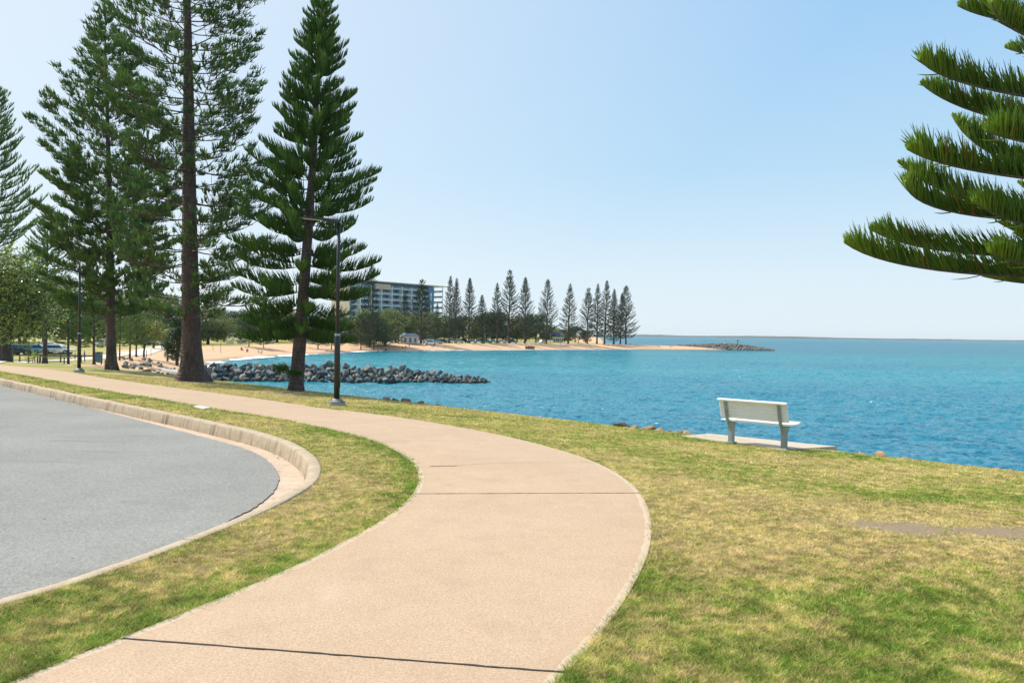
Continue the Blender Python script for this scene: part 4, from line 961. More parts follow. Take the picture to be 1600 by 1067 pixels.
# ------------------------------------------------------------------ bench on its slab
def T1(x, y): return float(land(x, y))
sl_px = [(1062, 685), (1110, 681.5), (1308, 702), (1228, 707)]
SP = [hit(*q) for q in sl_px]; zs_ = [T1(q.x, q.y) for q in SP]
bm = bmesh.new(); tv = [bm.verts.new((q.x, q.y, T1(q.x, q.y)+.062)) for q in SP]; f = bm.faces.new(tv); r_ = bmesh.ops.extrude_face_region(bm, geom=[f])
for v in r_['geom']:
    if isinstance(v, bmesh.types.BMVert): v.co.z -= .3
bmesh.ops.recalc_face_normals(bm, faces=bm.faces); bmesh.ops.bevel(bm, geom=bm.edges[:], offset=.01, segments=2, affect='EDGES'); me = bpy.data.meshes.new('bench_slab'); bm.to_mesh(me); bm.free(); link('bench_slab', me, M['slab'], None, 'structure')
fl_ = hit(1142.5, 691, dz=.062); fr2 = hit(1225, 700.5, dz=.062)
dv = Vector((fr2.x-fl_.x, fr2.y-fl_.y, 0)); span = dv.length; ang = math.atan2(dv.y, dv.x)
print('BENCH span', span, 'at', fl_, fr2, 'lamp H', H1, H2)
ben = empty('park_bench', ((fl_.x+fr2.x)/2, (fl_.y+fr2.y)/2, (fl_.z+fr2.z)/2+.005), ang, 'white slatted park bench facing the sea on a concrete slab', 'bench')
ben.rotation_euler = (0, -math.atan2(fr2.z-fl_.z, span), ang)
LB = span/.78
for sx in (-1, 1):
    x = sx*span/2
    mb = MB(); mb.prism([(-.055, 0), (.055, 0), (.06, .27), (.10, .36), (.16, .405), (-.12, .405), (-.07, .34), (-.055, .25)], 0, x-.045, x+.045); mb.build('leg', M['galv'], ben, .006)
    mb = MB(); outer = [(.46, .435), (.44, .405), (.10, .40), (-.10, .405), (-.17, .44), (-.205, .52), (-.245, .66), (-.285, .83)]
    inner = [(-.255, .838), (-.215, .67), (-.172, .53), (-.14, .47), (-.08, .44), (.10, .432), (.43, .445)]
    mb.prism(outer+inner, 0, x-.028, x+.028); mb.build('frame', M['galv'], ben, .004)
    mb = MB(); mb.box((x, 0, .004), (.17, .17, .012)); mb.build('foot_plate', M['galv'], ben)
x0b = -LB/2; x1b = LB/2
for k in range(5):
    yv = -.095+k*.122; z = .452+(.012 if k == 4 else 0)-.01*math.sin(k/4*math.pi)
    mb = MB(); mb.box((0, yv, z), (LB, .108, .034), rx=R(0 if k < 4 else -8)); mb.build('seat_slat', M['white_alu'], ben, .009)
for k in range(5):
    t = k/4; z = .535+t*.275; yv = -.155-.075*t-.004+.0*t
    mb = MB(); mb.box((0, yv+.012, z), (LB, .026, .064), rx=R(13)); mb.build('back_slat', M['white_alu'], ben, .007)
mb = MB(); mb.box((0, -.268, .862), (LB+.02, .075, .040), rx=R(13)); mb.build('top_rail', M['white_alu'], ben, .012)

# service cover in the verge, pale slab on the path
c4 = [hit(*q) for q in ((302, 639.5), (312, 638.6), (330, 642), (319, 643.2))]
bm = bmesh.new(); f = bm.faces.new([bm.verts.new((q.x, q.y, T1(q.x, q.y)+.075)) for q in c4]); r_ = bmesh.ops.extrude_face_region(bm, geom=[f])
for v in r_['geom']:
    if isinstance(v, bmesh.types.BMVert): v.co.z -= .12
bmesh.ops.recalc_face_normals(bm, faces=bm.faces); bmesh.ops.bevel(bm, geom=bm.edges[:], offset=.008, segments=1, affect='EDGES'); me = bpy.data.meshes.new('service_cover'); bm.to_mesh(me); bm.free()
tag(link('service_cover', me, M['cover']), 'pale rectangular service cover set in the grass verge by the footpath', 'cover')

# ------------------------------------------------------------------ apartment building
M['bld_white'] = plain('white_render', (.74, .76, .78), .6, 0, .05, .3); M['bld_blue'] = plain('blue_cladding', (.07, .20, .34), .5, 0, .1, .3)
M['bld_beige'] = plain('beige_render', (.55, .48, .38), .7, 0, .06, .3); M['glass'] = plain('dark_blue_glass', (.05, .11, .17), .12, 0, .3, .6); M['bal_glass'] = plain('pale_blue_glass', (.20, .36, .44), .15, 0, .15, .5)
O = Vector((-89, 442.5, 0)); e1 = Vector((27.8, 35, 0)).normalized(); zb = float(land(O.x, O.y))-1
bl = empty('apartment_building', (O.x, O.y, zb), math.atan2(e1.y, e1.x), 'white and blue apartment block with stacked balconies behind the far pines', 'building')
# local x runs along the facade away from us, local -y faces the sea
FL = 3.37; NF = 10; LEN = 65.6
mb = MB(); mb.box((LEN/2, 9.5, FL*5), (LEN, 15, FL*10)); mb.build('wall', M['bld_blue'], bl)
for f_ in range(1, NF):
    mb = MB(); mb.box((LEN/2-3, .9, f_*FL), (LEN-8, 3.6, .38)); mb.build('balcony_slab', M['bld_white'], bl)
    mb = MB(); mb.box((LEN/2-3, -.85, f_*FL+.70), (LEN-8.2, .06, 1.0)); mb.build('balustrade', M['bal_glass'], bl)
for f_ in range(NF):
    for i in range(16):
        wv = 2.0 if i % 3 == 2 else 3.2
        mb = MB(); mb.box((2.4+i*4.0, 1.97, f_*FL+1.55), (wv, .08, 2.5)); mb.build('window', M['glass'], bl)
for i, xx in enumerate((5, 13, 21, 29, 37, 45, 53)):
    mb = MB(); mb.box((xx, .6, FL*4.75), (.5, 3.1, FL*9.5)); mb.build('fin_wall', M['bld_white'], bl)
mb = MB(); mb.box((LEN/2+4.5, 8.3, FL*10+.25), (LEN+11, 22, .45)); mb.build('roof', M['bld_white'], bl)
mb = MB(); mb.box((21.5, 5.4, FL*9.25), (12, 13.2, 3.1)); mb.build('penthouse_wall', M['bld_beige'], bl)
mb = MB(); mb.box((-.35, 9.5, FL*5), (.6, 15.4, FL*9.9)); mb.build('end_wall', M['bld_beige'], bl)
mb = MB(); mb.box((61, -.4, FL*4.9), (4.5, 1.6, FL*9.8)); mb.build('stair_panel', M['bld_blue'], bl)
for f_ in range(2, 9, 2):
    mb = MB(); mb.box((61, -1.24, f_*FL), (1.2, .1, FL*1.5)); mb.build('stair_window', M['bld_white'], bl)
for f_ in range(1, NF):
    mb = MB(); mb.box((69, 3.5, f_*FL), (6.8, 8, .30)); mb.build('end_balcony_slab', M['bld_white'], bl)
    mb = MB(); mb.box((72.3, 3.5, f_*FL+.65), (.06, 8, 1.0)); mb.build('balustrade', M['bal_glass'], bl)
mb = MB()
for xx, yy in ((72.2, -.3), (72.2, 7.3)): mb.box((xx, yy, FL*5), (.35, .35, FL*10))
mb.build('balcony_posts', M['bld_white'], bl)

# ------------------------------------------------------------------ small park buildings
M['roof_blue'] = plain('blue_grey_roof', (.22, .32, .40), .4, .1, .1, 1); M['cream'] = plain('cream_wall', (.62, .56, .44), .7, 0, .06, 1); M['blue_cloth'] = plain('blue_shade_cloth', (.02, .10, .52), .7, 0, .1, 2)
def gable(p, rz, w, d, h, rh, label, name='beach_kiosk', cat='building'):
    r = empty(name, p, rz, label, cat)
    mb = MB(); mb.box((0, 0, h/2), (w, d, h)); mb.build('wall', M['cream'], r)
    mb = MB(); mb.prism([(-w/2-.4, h), (w/2+.4, h), (w/2-1.2, h+rh), (-w/2+1.2, h+rh)], 1, -d/2-.4, d/2+.4); mb.build('roof', M['roof_blue'], r)
    for xx in (-w*.3, 0, w*.3):
        mb = MB(); mb.box((xx, -d/2-.03, h*.5), (w*.12, .08, h*.62)); mb.build('door' if xx == 0 else 'window', M['glass'], r)
    mb = MB()
    mb.box((-w/2-1.6, 0, h-.08), (3.1, d*.8, .15)); mb.build('awning', M['white'], r)
    for yy in (-d*.35, d*.35):
        mb = MB(); mb.box((-w/2-3.0, yy, h/2-.08), (.18, .18, h-.15)); mb.build('post', M['white'], r)
gable(at(639, 286), .35, 6.0, 4.5, 2.5, 1.2, 'small cream kiosk with blue grey roof above the beach')
def shelter(p, w, h, label, n=4):
    r = empty('park_shelter', p, .2, label, 'shelter'); mb = MB(); mb.box((0, 0, h), (w+.8, 3.2, .22)); mb.build('roof', M['white'], r)
    for i in range(n):
        for yy in (-1.3, 1.3):
            mb = MB(); mb.box((-w/2+w*i/(n-1), yy, h/2-.05), (.22, .22, h)); mb.build('post', M['white'], r)
    mb = MB(); mb.box((-w*.35, 0, .5), (w*.4, .6, 1.0)); mb.box((w*.3, 0, .4), (w*.25, .8, .8)); mb.build('bench_table', M['white'], r, .03)
shelter(at(368, 232), 4.6, 2.9, 'white posted picnic shelter on the grass beyond the bay')
shelter(at(420, 245), 2.2, 2.8, 'small white posted shelter right of the spreading pines', 2)
def block(p, rz, w, d, h, label, mat='footing', roof='bld_white'):
    r = empty('park_building', p, rz, label, 'building'); mb = MB(); mb.box((0, 0, h/2), (w, d, h)); mb.build('wall', M[mat], r)
    mb = MB(); mb.box((0, 0, h+.12), (w+1, d+1, .24)); mb.build('roof', M[roof], r)
    for i in range(5):
        mb = MB(); mb.box((-w/2+w*(i+.5)/5, -d/2-.03, h*.55), (w/5*.6, .08, h*.5)); mb.build('window', M['glass'], r)
block(at(547, 285), .25, 13, 6, 3.0, 'low grey building seen between the pines behind the near lamp post')
block(at(470, 290), .1, 7, 5, 2.6, 'low pale building half hidden by the lush pine trunk', 'cream')
block(at(604, 330), .3, 8, 5, 3.2, 'low pale building under the apartment block', 'bld_white')
block(at(872, 395), .0, 5, 4, 2.4, 'small pale building behind the lone spike topped pine', 'cream')
# blue shade sail
p = at(868, 338); ss = empty('shade_sail', p, 0, 'bright blue shade sail under the open symmetrical pine', 'shade sail')
bm = bmesh.new(); N_ = 8; g = [[bm.verts.new((-2.1+4.2*i/N_, -1.6+3.2*j_/N_, 4.3+.35*math.sin(i/N_*3.1+.6)-.45*math.sin(j_/N_*math.pi)+.5*(i/N_))) for j_ in range(N_+1)] for i in range(N_+1)]
for i in range(N_):
    for j_ in range(N_): bm.faces.new((g[i][j_], g[i+1][j_], g[i+1][j_+1], g[i][j_+1]))
bmesh.ops.solidify(bm, geom=bm.faces[:], thickness=.03); me = bpy.data.meshes.new('canopy'); bm.to_mesh(me); bm.free(); link('canopy', me, M['blue_cloth'], ss)
for xx, yy, zz in ((-2.1, -1.6, 4.4), (2.1, -1.6, 4.8), (-2.1, 1.6, 4.4), (2.1, 1.6, 4.8)):
    mb = MB(); mb.tube([(xx, yy, 0), (xx, yy, zz)], .06, 8); mb.build('post', M['galv'], ss)
# timber groyne on the beach
p = at(828, 309); gr = empty('timber_groyne', (p.x, p.y, max(p.z, WATER_Z)), .1, 'dark timber groyne lying on the sand at the far waterline', 'groyne')
mb = MB()
for k in range(4): mb.box((0, 0, .15+.26*k), (3.6, .3, .24))
mb.build('timber_wall', M['timber'], gr, .02)
for xx in (-1.7, -.6, .6, 1.7):
    mb = MB(); mb.tube([(xx, -.25, -.4), (xx, -.25, 1.25)], .13, 8); mb.build('pile', M['timber'], gr)
# beacon at the end of the far rocks
p = at(1152, 372); bc = empty('beacon', (105.2, 371, WATER_Z+2.7), 0, 'small dark beacon post on top of the far rock wall', 'beacon')
mb = MB(); mb.tube([(0, 0, -.4), (0, 0, 1.5)], [.16, .11], 8); mb.build('post', M['black_steel'], bc)
mb = MB(); mb.prism([(-.3, 1.4), (.3, 1.4), (.3, 1.75), (0, 2.1), (-.3, 1.75)], 1, -.3, .3); mb.build('lantern', M['black_steel'], bc)

# ------------------------------------------------------------------ cars
def carpaint(name, c): return plain(name, c, .22, .2, .03, 1)
CP = {'white': carpaint('paint_white', (.78, .79, .80)), 'silver': carpaint('paint_silver', (.45, .48, .52)), 'blue': carpaint('paint_blue', (.04, .13, .35)), 'dark': carpaint('paint_dark', (.03, .035, .045)), 'teal': carpaint('paint_teal', (.15, .38, .38)), 'green': carpaint('paint_green', (.02, .32, .12)), 'red': carpaint('paint_red', (.38, .05, .04))}
def make_car(colr, suv=False):
    r = empty('parked_car'); h = 1.7 if suv else 1.45; L_ = 4.5; b0 = .95 if suv else .85
    body = [(-2.22, .30), (2.2, .30), (2.25, .62), (2.1, b0-.12), (1.15, b0), (-1.9, b0), (-2.2, b0-.1)]
    cab = [(-1.95, b0), (1.15, b0), (.45, h-.04), (.1, h), (-1.35, h), (-1.65 if suv else -1.3, h-.05)]
    mb = MB(); mb.prism(body, 1, -.87, .87); bd = mb.build('body', CP[colr], r, .05)
    mb = MB(); mb.prism(cab, 1, -.74, .74); mb.build('cabin', CP[colr], r, .05)
    w1 = [(-1.75, b0+.06), (.95, b0+.06), (.42, h-.16), (-1.45, h-.16)]
    for s in (-1, 1):
        mb = MB(); mb.prism(w1, 1, s*.735, s*.765); mb.build('side_window', M['glass'], r)
    mb = MB(); mb.add([(1.14, -.66, b0+.05), (1.14, .66, b0+.05), (.50, .60, h-.1), (.50, -.60, h-.1), (1.06, -.66, b0+.03), (1.06, .66, b0+.03), (.42, .60, h-.12), (.42, -.60, h-.12)], [(0, 1, 2, 3), (7, 6, 5, 4), (0, 4, 5, 1), (1, 5, 6, 2), (2, 6, 7, 3), (3, 7, 4, 0)]); mb.build('windscreen', M['glass'], r)
    for sx in (-1.4, 1.38):
        for sy in (-1, 1):
            mb = MB(); mb.tube([(sx, sy*.66, .33), (sx, sy*.89, .33)], .33, 16); wh = mb.build('wheel', M['dark'], r); mb = MB(); mb.tube([(sx, sy*.885, .33), (sx, sy*.90, .33)], .19, 12); mb.build('rim', M['galv'], wh)
    for s in (-1, 1):
        mb = MB(); mb.box((2.2, s*.62, .66), (.12, .34, .16)); mb.build('headlight', M['lens'], r, .02)
        mb = MB(); mb.box((-2.19, s*.68, .72), (.08, .25, .2)); mb.build('tail_light', CP['red'], r, .02)
    return r
cars0 = {}
def car(colr, suv, p, rz, label, group):
    key = (colr, suv)
    if key in cars0: o = copy_tree(cars0[key])
    else: o = cars0[key] = make_car(colr, suv)
    o.location = (p.x, p.y, p.z+.08); o.rotation_euler = (0, 0, rz); tag(o, label, 'car', group)
GC = 'cars parked behind the park at left'
for px, D, c, s_, rz, lb in [(-6, 112, 'white', True, .1, 'white car at the left edge behind the post'), (19, 110, 'dark', False, 1.2, 'dark car behind the two posts'), (36, 114, 'teal', False, .9, 'pale teal car left of the sparse pine trunk'),
        (60, 116, 'silver', False, .2, 'silver car just left of the sparse pine trunk'), (79, 120, 'white', True, .4, 'white four wheel drive right of the sparse pine trunk'), (91, 117, 'white', False, .1, 'white hatchback left of the far lamp post'), (160, 175, 'white', False, 0, 'white car seen between the park pines'), (222, 190, 'dark', False, .1, 'dark car under the yellow green tree'), (236, 192, 'silver', False, .1, 'silver car under the yellow green tree')]:
    car(c, s_, at(px, D), rz, lb, GC)
GC = 'cars parked behind the far beach'
rr_ = random.Random(12)
for px, D, c, s_, lb in [(673, 288, 'white', True, 'white four wheel drive parked closest to the far sand'), (669, 300, 'silver', False, 'silver car half hidden behind the white four wheel drive'), (683, 296, 'silver', False, 'silver car just right of the white four wheel drive'), (692, 312, 'dark', False, 'dark car beside the slender pine trunk'), (700, 318, 'white', False, 'white car behind the slender pine trunk'),
        (708, 320, 'silver', True, 'silver wagon between the second and third far pine trunks'), (717, 322, 'white', False, 'white car left of the dense broad topped pine'), (725, 325, 'dark', True, 'dark wagon just left of the dense broad topped pine'), (738, 328, 'white', False, 'white car just right of the dense broad topped pine'), (748, 330, 'silver', False, 'silver car left of the short dense pine'), (761, 322, 'green', False, 'bright green car beside the short dense pine'),
        (770, 338, 'silver', False, 'silver car right of the green one'), (785, 338, 'white', False, 'white car left of the tallest far pine'), (792, 342, 'dark', False, 'dark car at the trunk of the tallest far pine'), (801, 340, 'blue', True, 'blue wagon right of the tallest far pine'), (849, 352, 'white', False, 'white car left of the open symmetrical pine'), (842, 372, 'silver', False, 'silver car by the pale posts on the far beach')]:
    car(c, s_, at(px, D), rr_.uniform(-.4, .9), lb, GC)

# ------------------------------------------------------------------ posts, picnic table, bin
def post(p, h, label, group):
    mb = MB(); mb.tube([(0, 0, -.2), (0, 0, h-.04), (0, 0, h)], [.05, .05, .03], 8); o = mb.build('bollard', M['timber']); o.location = p; tag(o, label, 'post', group)
for px, D, h, lb in [(8, 62, 1.15, 'thin timber post at far left, left one of a pair'), (20, 60, 1.1, 'thin timber post at far left, right one of a pair'), (164.5, 74, 1.25, 'slim post left of the upswept pine trunk'), (224, 110, 1.1, 'first slim post along the park path'), (229, 125, 1.2, 'second slim post along the park path'), (236, 140, 1.2, 'third slim post along the park path'), (345, 176, 2.3, 'slim post on the sand left of the white shelter'), (333, 180, 1.3, 'short slim post on the sand right of the thick trunk')]:
    post(at(px, D), h, lb, 'slim posts in the park')
rl = empty('post_rail', at(95, 88), .05, 'low dark timber rail between the two trunks behind the picnic table', 'rail')
mb = MB(); mb.box((0, 0, .78), (9, .09, .16)); mb.build('rail', M['timber'], rl)
for i in range(5): mb = MB(); mb.tube([(-4.4+2.2*i, 0, -.2), (-4.4+2.2*i, 0, .9)], .08, 8); mb.build('post', M['timber'], rl)
pt = empty('picnic_table', at(83, 66), .08, 'green picnic table with bench on the shaded grass', 'picnic table')
mb = MB(); mb.box((0, 0, .58), (2.5, .7, .05)); mb.build('tabletop', M['green_metal'], pt, .01)
mb = MB(); mb.box((.1, .85, .42), (2.1, .3, .05)); mb.build('seat', M['green_metal'], pt, .01)
mb = MB(); mb.box((.25, 1.02, .84), (1.5, .05, .12)); mb.build('backrest', M['green_metal'], pt, .01)
for xx in (-1.12, -.95, .8, 1.1): mb = MB(); mb.box((xx, (-.2 if xx < 0 else .2), .28), (.07, .07, .58)); mb.build('leg', M['dark'], pt)
mb = MB(); mb.box((.75, 1.04, .45), (.07, .07, .92)); mb.build('leg', M['dark'], pt)
bn = empty('litter_bin', at(154.5, 92), 0, 'grey blue litter bin beside a park pine trunk', 'bin')
mb = MB(); mb.box((0, 0, .55), (.62, .62, 1.0)); mb.build('bin_body', M['bld_blue'], bn, .03); mb = MB(); mb.box((0, 0, 1.13), (.7, .7, .12)); mb.build('lid', M['dark'], bn, .03)

# ------------------------------------------------------------------ people (each body one skinned mesh)
def person_mat(shirt, legs, skin=(.45, .27, .19), hair=(.04, .025, .02), zs=(.48, .82)):
    t = NT('person_clothes'); sp = t.new('ShaderNodeSeparateXYZ'); t.link(t.coord('Object'), sp.inputs[0]); nd = t.new('ShaderNodeValToRGB'); cr = nd.color_ramp; cr.interpolation = 'CONSTANT'
    while len(cr.elements) < 4: cr.elements.new(.5)
    for e, (p_, c) in zip(cr.elements, [(0, legs), (zs[0], shirt), (zs[1], skin), (.955, hair)]): e.position = p_; e.color = (*c, 1)
    t.link(sp.outputs[2], nd.inputs[0]); t.color(nd.outputs[0]); t.set(Roughness=.8); return t.m
POSES = {
 'stand': dict(J=[(0, 0, .52), (0, 0, .66), (0, 0, .80), (0, 0, .87), (0, .01, .93), (0, .01, .985), (.055, 0, .49), (.065, .01, .28), (.07, 0, .04), (.07, .07, .02), (-.055, 0, .49), (-.075, -.01, .28), (-.08, 0, .04), (-.08, .07, .02), (.11, 0, .79), (.15, -.01, .64), (.16, .04, .50), (.165, .06, .45), (-.11, 0, .79), (-.15, -.01, .64), (-.16, .04, .50), (-.165, .06, .45)]),
 'reach': dict(J=[(0, 0, .52), (0, .01, .66), (0, .02, .80), (0, .02, .87), (0, .03, .93), (0, .03, .985), (.06, 0, .49), (.09, .02, .28), (.11, 0, .04), (.11, .07, .02), (-.055, 0, .49), (-.10, -.02, .28), (-.13, -.03, .04), (-.13, .04, .02), (.11, 0, .79), (.19, .03, .70), (.24, .10, .62), (.26, .12, .60), (-.11, 0, .79), (-.19, 0, .74), (-.28, .04, .80), (-.31, .05, .82)]),
 'sit': dict(J=[(0, 0, .10), (0, -.01, .24), (0, -.02, .38), (0, -.01, .44), (0, .0, .50), (0, .0, .555), (.06, .03, .09), (.07, .24, .20), (.07, .38, .04), (.07, .44, .02), (-.06, .03, .09), (-.08, .23, .21), (-.09, .37, .04), (-.09, .43, .02), (.11, -.02, .37), (.15, -.04, .22), (.13, .08, .14), (.12, .12, .13), (-.11, -.02, .37), (-.15, -.06, .22), (-.16, -.1, .08), (-.16, -.12, .03)])}
EDG = [(0, 1), (1, 2), (2, 3), (3, 4), (4, 5), (0, 6), (6, 7), (7, 8), (8, 9), (0, 10), (10, 11), (11, 12), (12, 13), (2, 14), (14, 15), (15, 16), (16, 17), (2, 18), (18, 19), (19, 20), (20, 21)]
RAD = [.075, .068, .072, .030, .052, .040, .055, .036, .024, .018, .055, .036, .024, .018, .036, .026, .018, .016, .036, .026, .018, .016]
def person(p, h, rz, pose, shirt, legs, label, group=None):
    me = bpy.data.meshes.new('person'); me.from_pydata([tuple(Vector(j_)) for j_ in POSES[pose]['J']], EDG, [])
    o = bpy.data.objects.new('person', me); COL.objects.link(o); sk = o.modifiers.new('skin', 'SKIN'); 
    for v, r_ in zip(me.skin_vertices[0].data, RAD): v.radius = (r_*.95, r_*.95)
    me.skin_vertices[0].data[0].use_root = True; sb = o.modifiers.new('sub', 'SUBSURF'); sb.levels = 2; sb.render_levels = 2
    zs = (.48, .82) if pose != 'sit' else (.13, .40)
    dg = bpy.context.evaluated_depsgraph_get(); m2 = bpy.data.meshes.new_from_object(o.evaluated_get(dg)); o.modifiers.clear(); o.data = m2; m2.name = 'person'
    m2.materials.clear(); m2.materials.append(person_mat(shirt, legs, zs=zs))
    o.location = p; o.scale = (h, h, h); o.rotation_euler = (0, 0, rz); tag(o, label, 'person', group); return o
person(at(132.5, 92), 1.38, 2.0, 'reach', (.02, .09, .55), (.02, .03, .09), 'child in blue top and dark trousers on the park grass')
person(at(117.5, 96), 1.0, .5, 'stand', (.5, .5, .48), (.05, .04, .04), 'small child in pale top just left of the far lamp post')
person(at(53, 68), 1.15, 1.0, 'stand', (.35, .55, .05), (.35, .2, .13), 'child in a lime green top left of the picnic table')
GP = 'people on the far beach'
for px, D, h, ps, sh_, lg, lb in [(591, 243, 1.7, 'stand', (.03, .03, .05), (.03, .03, .04), 'person in black standing near the waterline, left of a pair'), (603, 250, 1.6, 'stand', (.04, .03, .03), (.3, .16, .1), 'person standing near the waterline, right of a pair'),
        (377.5, 190, 1.7, 'sit', (.25, .08, .07), (.05, .05, .08), 'person sitting on the sand below the white shelter, the left one'), (386.5, 188, 1.7, 'sit', (.06, .05, .06), (.2, .1, .08), 'person in dark clothes sitting on the sand below the spreading pine'), (404, 190, 1.6, 'sit', (.7, .68, .65), (.5, .35, .25), 'person in white sitting on the sand right of the one in dark clothes'), (409, 189, 1.6, 'sit', (.62, .5, .42), (.4, .3, .2), 'person in pale clothes sitting at the edge of the tree shade'),
        (485, 226, 1.7, 'sit', (.75, .74, .7), (.5, .4, .3), 'person in white sitting on the sand behind the lush pine'), (629, 268, 1.7, 'sit', (.4, .12, .08), (.3, .16, .1), 'person in red sitting on the sand below the kiosk'), (634, 270, 1.7, 'sit', (.1, .1, .12), (.3, .16, .1), 'person in dark top sitting on the sand below the kiosk'), (639.5, 271, 1.7, 'stand', (.4, .22, .15), (.06, .06, .1), 'bare chested person standing on the sand below the kiosk'),
        (1047.5, 360, 1.7, 'stand', (.35, .12, .07), (.12, .05, .04), 'person standing on the thin sand of the spit'), (1029, 362, 1.6, 'sit', (.2, .08, .06), (.1, .05, .05), 'person sitting on the sand of the spit'), (985.5, 372, 1.7, 'sit', (.02, .02, .03), (.02, .02, .03), 'dark figure sitting right of the last pine on the spit'), (253, 165, 1.6, 'sit', (.05, .04, .04), (.3, .2, .15), 'person sitting beside the park path near the dark conifer'), (904, 352, 1.7, 'stand', (.1, .07, .07), (.08, .05, .05), 'person standing on the sand below the spit cluster')]:
    person(at(px, D), h, random.uniform(0, 6.28), ps, sh_, lg, lb, GP)

# ------------------------------------------------------------------ grass blades on the near lawn
rg = np.random.default_rng(21)
def scatter(n, ymin, ymax, f_):
    d = ymin*(ymax/ymin)**rg.random(n)     # denser near
    u = rg.uniform(-.72, .72, n); return u*d, d
XB, YB = scatter(2300000, 3.1, 34.0, 1)
ok = (XB+YB) < 21.8
XB, YB = XB[ok], YB[ok]
# distance to path via coarse lookup
gx = np.arange(-25, 14, .05); gy = np.arange(2.5, 35, .05); GX, GY = np.meshgrid(gx, gy)
insP = inside(GX, GY, np.concatenate([A[::6], Bs[::6][::-1]])); dP = np.minimum(seg_dist(GX, GY, PL[::3]), seg_dist(GX, GY, PR[::3])); 
dP = np.where(insP, -dP, dP); insR = inside(GX, GY, ROAD_POLY); dK = seg_dist(GX, GY, KERB[::3]); dK = np.where(insR, -dK, dK)
def look(Gd, x, y):
    fx = np.clip((x-gx[0])/.05, 0, len(gx)-1.001); fy = np.clip((y-gy[0])/.05, 0, len(gy)-1.001); i = fx.astype(int); j_ = fy.astype(int); a = fx-i; b = fy-j_
    return (Gd[j_, i]*(1-a)+Gd[j_, i+1]*a)*(1-b)+(Gd[j_+1, i]*(1-a)+Gd[j_+1, i+1]*a)*b
dp = look(dP, XB, YB); dk = look(dK, XB, YB); ed_ = (fbm(XB/.12, YB/.12, 61, 3)-.5)*.05
ok = (dp > -.012+ed_*.9) & (dk > .0+ed_*.5) & (XB < 13.9) & (XB > -24.9)
XB, YB, dp = XB[ok], YB[ok], dp[ok]
ok = rg.random(len(XB)) > dirtness(XB, YB)*1.15; XB, YB, dp = XB[ok], YB[ok], dp[ok]
n = len(XB); g = greenness(XB, YB); dist = np.hypot(XB, YB)
h = rg.uniform(.010, .027, n)*np.clip(dist/12, 1, 1.8)*(1+.35*g)*(1+.35*np.exp(-(dp/.08)**2)); w = rg.uniform(.0014, .0030, n)*np.clip(dist/4.5, 1, 6)
th = rg.uniform(0, 6.28, n); ln = rg.uniform(.5, 2.2, n)*h; lt = rg.uniform(0, 6.28, n)
zb_ = lawn_z(XB, YB)-.004; zb_ = np.where(zb_ < -.3*0+land(XB, YB)-.1, land(XB, YB)+.025, zb_)
P0 = np.stack([XB-np.cos(th)*w, YB-np.sin(th)*w, zb_], 1); P1 = np.stack([XB+np.cos(th)*w, YB+np.sin(th)*w, zb_], 1); P2 = np.stack([XB+np.cos(lt)*ln, YB+np.sin(lt)*ln, zb_+h], 1)
me = np_mesh('grass_blades', np.stack([P0, P1, P2], 1).reshape(-1, 3), [np.arange(3*n).reshape(n, 3)])
gv = np.clip(g+rg.normal(size=n)*.28+(vnoise(XB/.035, YB/.035, 71)-.5)*.8+(vnoise(XB/.11, YB/.11, 72)-.5)*.65, 0, 1); attr(me, 'green', np.repeat(gv, 3)); attr(me, 'tone', np.repeat(np.clip(.93+rg.normal(size=n)*.20+(vnoise(XB/.05, YB/.05, 81)-.5)*.75+(fbm(XB/.3, YB/.3, 82, 3)-.5)*.5, .3, 1.5), 3))
tag(link('grass', me, M['blade'], None, 'stuff'), 'short mown grass blades, green and straw coloured, on both sides of the path', 'grass')
print('blades', n)

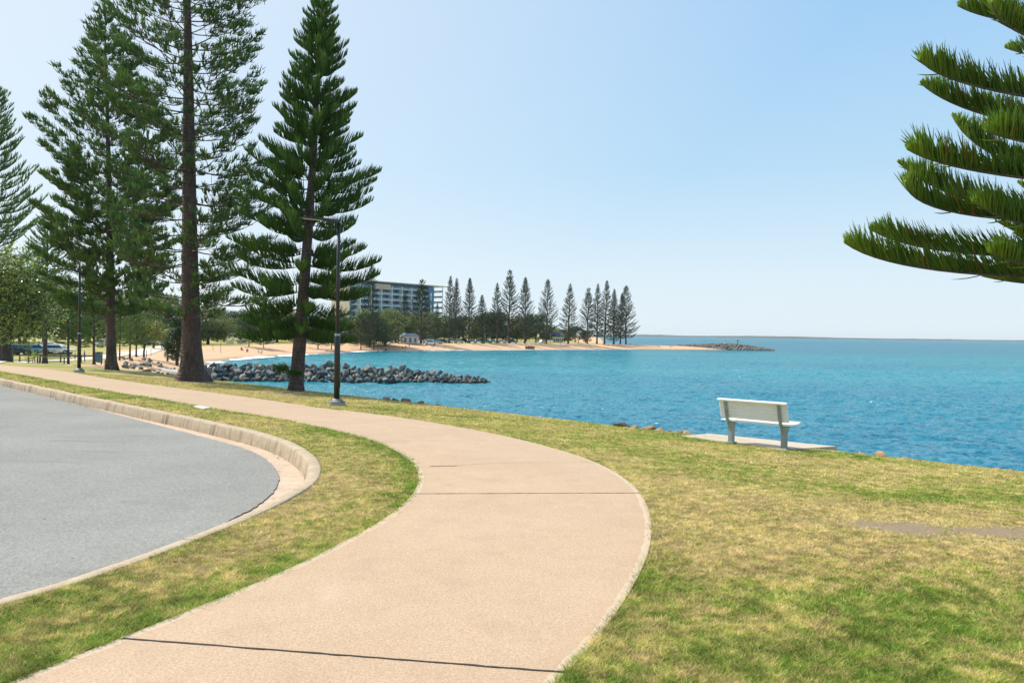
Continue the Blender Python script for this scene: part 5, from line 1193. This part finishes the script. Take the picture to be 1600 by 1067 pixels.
# ------------------------------------------------------------------ dry leaf litter
rg = np.random.default_rng(77); pts = []
for P_, n_, o0, o1, z_ in ((KERB, 900, .20, .50, ROADZ+.004), (PR, 260, 0, .5, None), (PL, 260, -.5, 0, None)):
    for i in range(n_):
        k_ = rg.integers(5, len(P_)-5)
        if vnoise(np.array([k_*.03]), np.array([2.0]), 5)[0] < .45 and rg.random() < .75: continue
        off = (rg.uniform(o0, o1) if z_ is None else o0+(o1-o0)*rg.random()**2)*(side if z_ is not None else 1); q = offset(P_[k_-2:k_+3], off)[2]
        if z_ is None and not inside(np.array([q[0]]), np.array([q[1]]), PATH_POLY)[0]: continue
        pts.append((q[0], q[1], (z_ if z_ is not None else T1(q[0], q[1])+.045)))
for i in range(700):
    a_ = rg.uniform(0, 6.28); r_ = rg.exponential(1.1)+.4; c_ = [(-12.4, 31.2), (-6.9, 25.7), (-19.6, 39.2)][i % 3]; x_, y_ = c_[0]+r_*math.cos(a_), c_[1]+r_*math.sin(a_)
    if x_+y_ < 21 : pts.append((x_, y_, T1(x_, y_)+.05))
pts = np.array(pts); n = len(pts); a_ = rg.normal(size=(n, 3))*np.array([1, 1, .25]); a_ /= np.linalg.norm(a_, axis=1)[:, None]; b_ = np.cross(a_, [0, 0, 1.0])+rg.normal(size=(n, 3))*.1; sz = rg.uniform(.008, .035, n)[:, None]
Vl = np.stack([pts-a_*sz, pts-b_*sz*.4+[0, 0, .004], pts+a_*sz, pts+b_*sz*.4+[0, 0, .006]], 1).reshape(-1, 3)
t = NT('dry_leaf'); t.color(t.ramp(t.noise(9, 2, .5), [(.35, (.10, .055, .025)), (.5, (.32, .20, .10)), (.65, (.55, .42, .26))])); t.set(Roughness=.8)
tag(link('leaf_litter', np_mesh('leaf_litter', Vl, [np.arange(4*n).reshape(n, 4)]), t.m, None, 'stuff'), 'dry brown leaf litter lying in the gutter, along the path and under the pines', 'leaf litter')

# ------------------------------------------------------------------ sea air
mb = MB(); mb.box((1500, 3600, 18), (14000, 8400, 62)); hz = mb.build('haze', None, None, kind='stuff')
hm = bpy.data.materials.new('sea_air'); hm.use_nodes = True; hm.node_tree.nodes.remove(hm.node_tree.nodes['Principled BSDF']); pv = hm.node_tree.nodes.new('ShaderNodeVolumePrincipled')
pv.inputs['Color'].default_value = (.86, .93, 1, 1); pv.inputs['Density'].default_value = HAZE; pv.inputs['Anisotropy'].default_value = .1
hm.node_tree.links.new(pv.outputs[0], hm.node_tree.nodes['Material Output'].inputs['Volume']); hz.data.materials.append(hm); tag(hz, 'thin pale sea haze over the bay', 'haze')
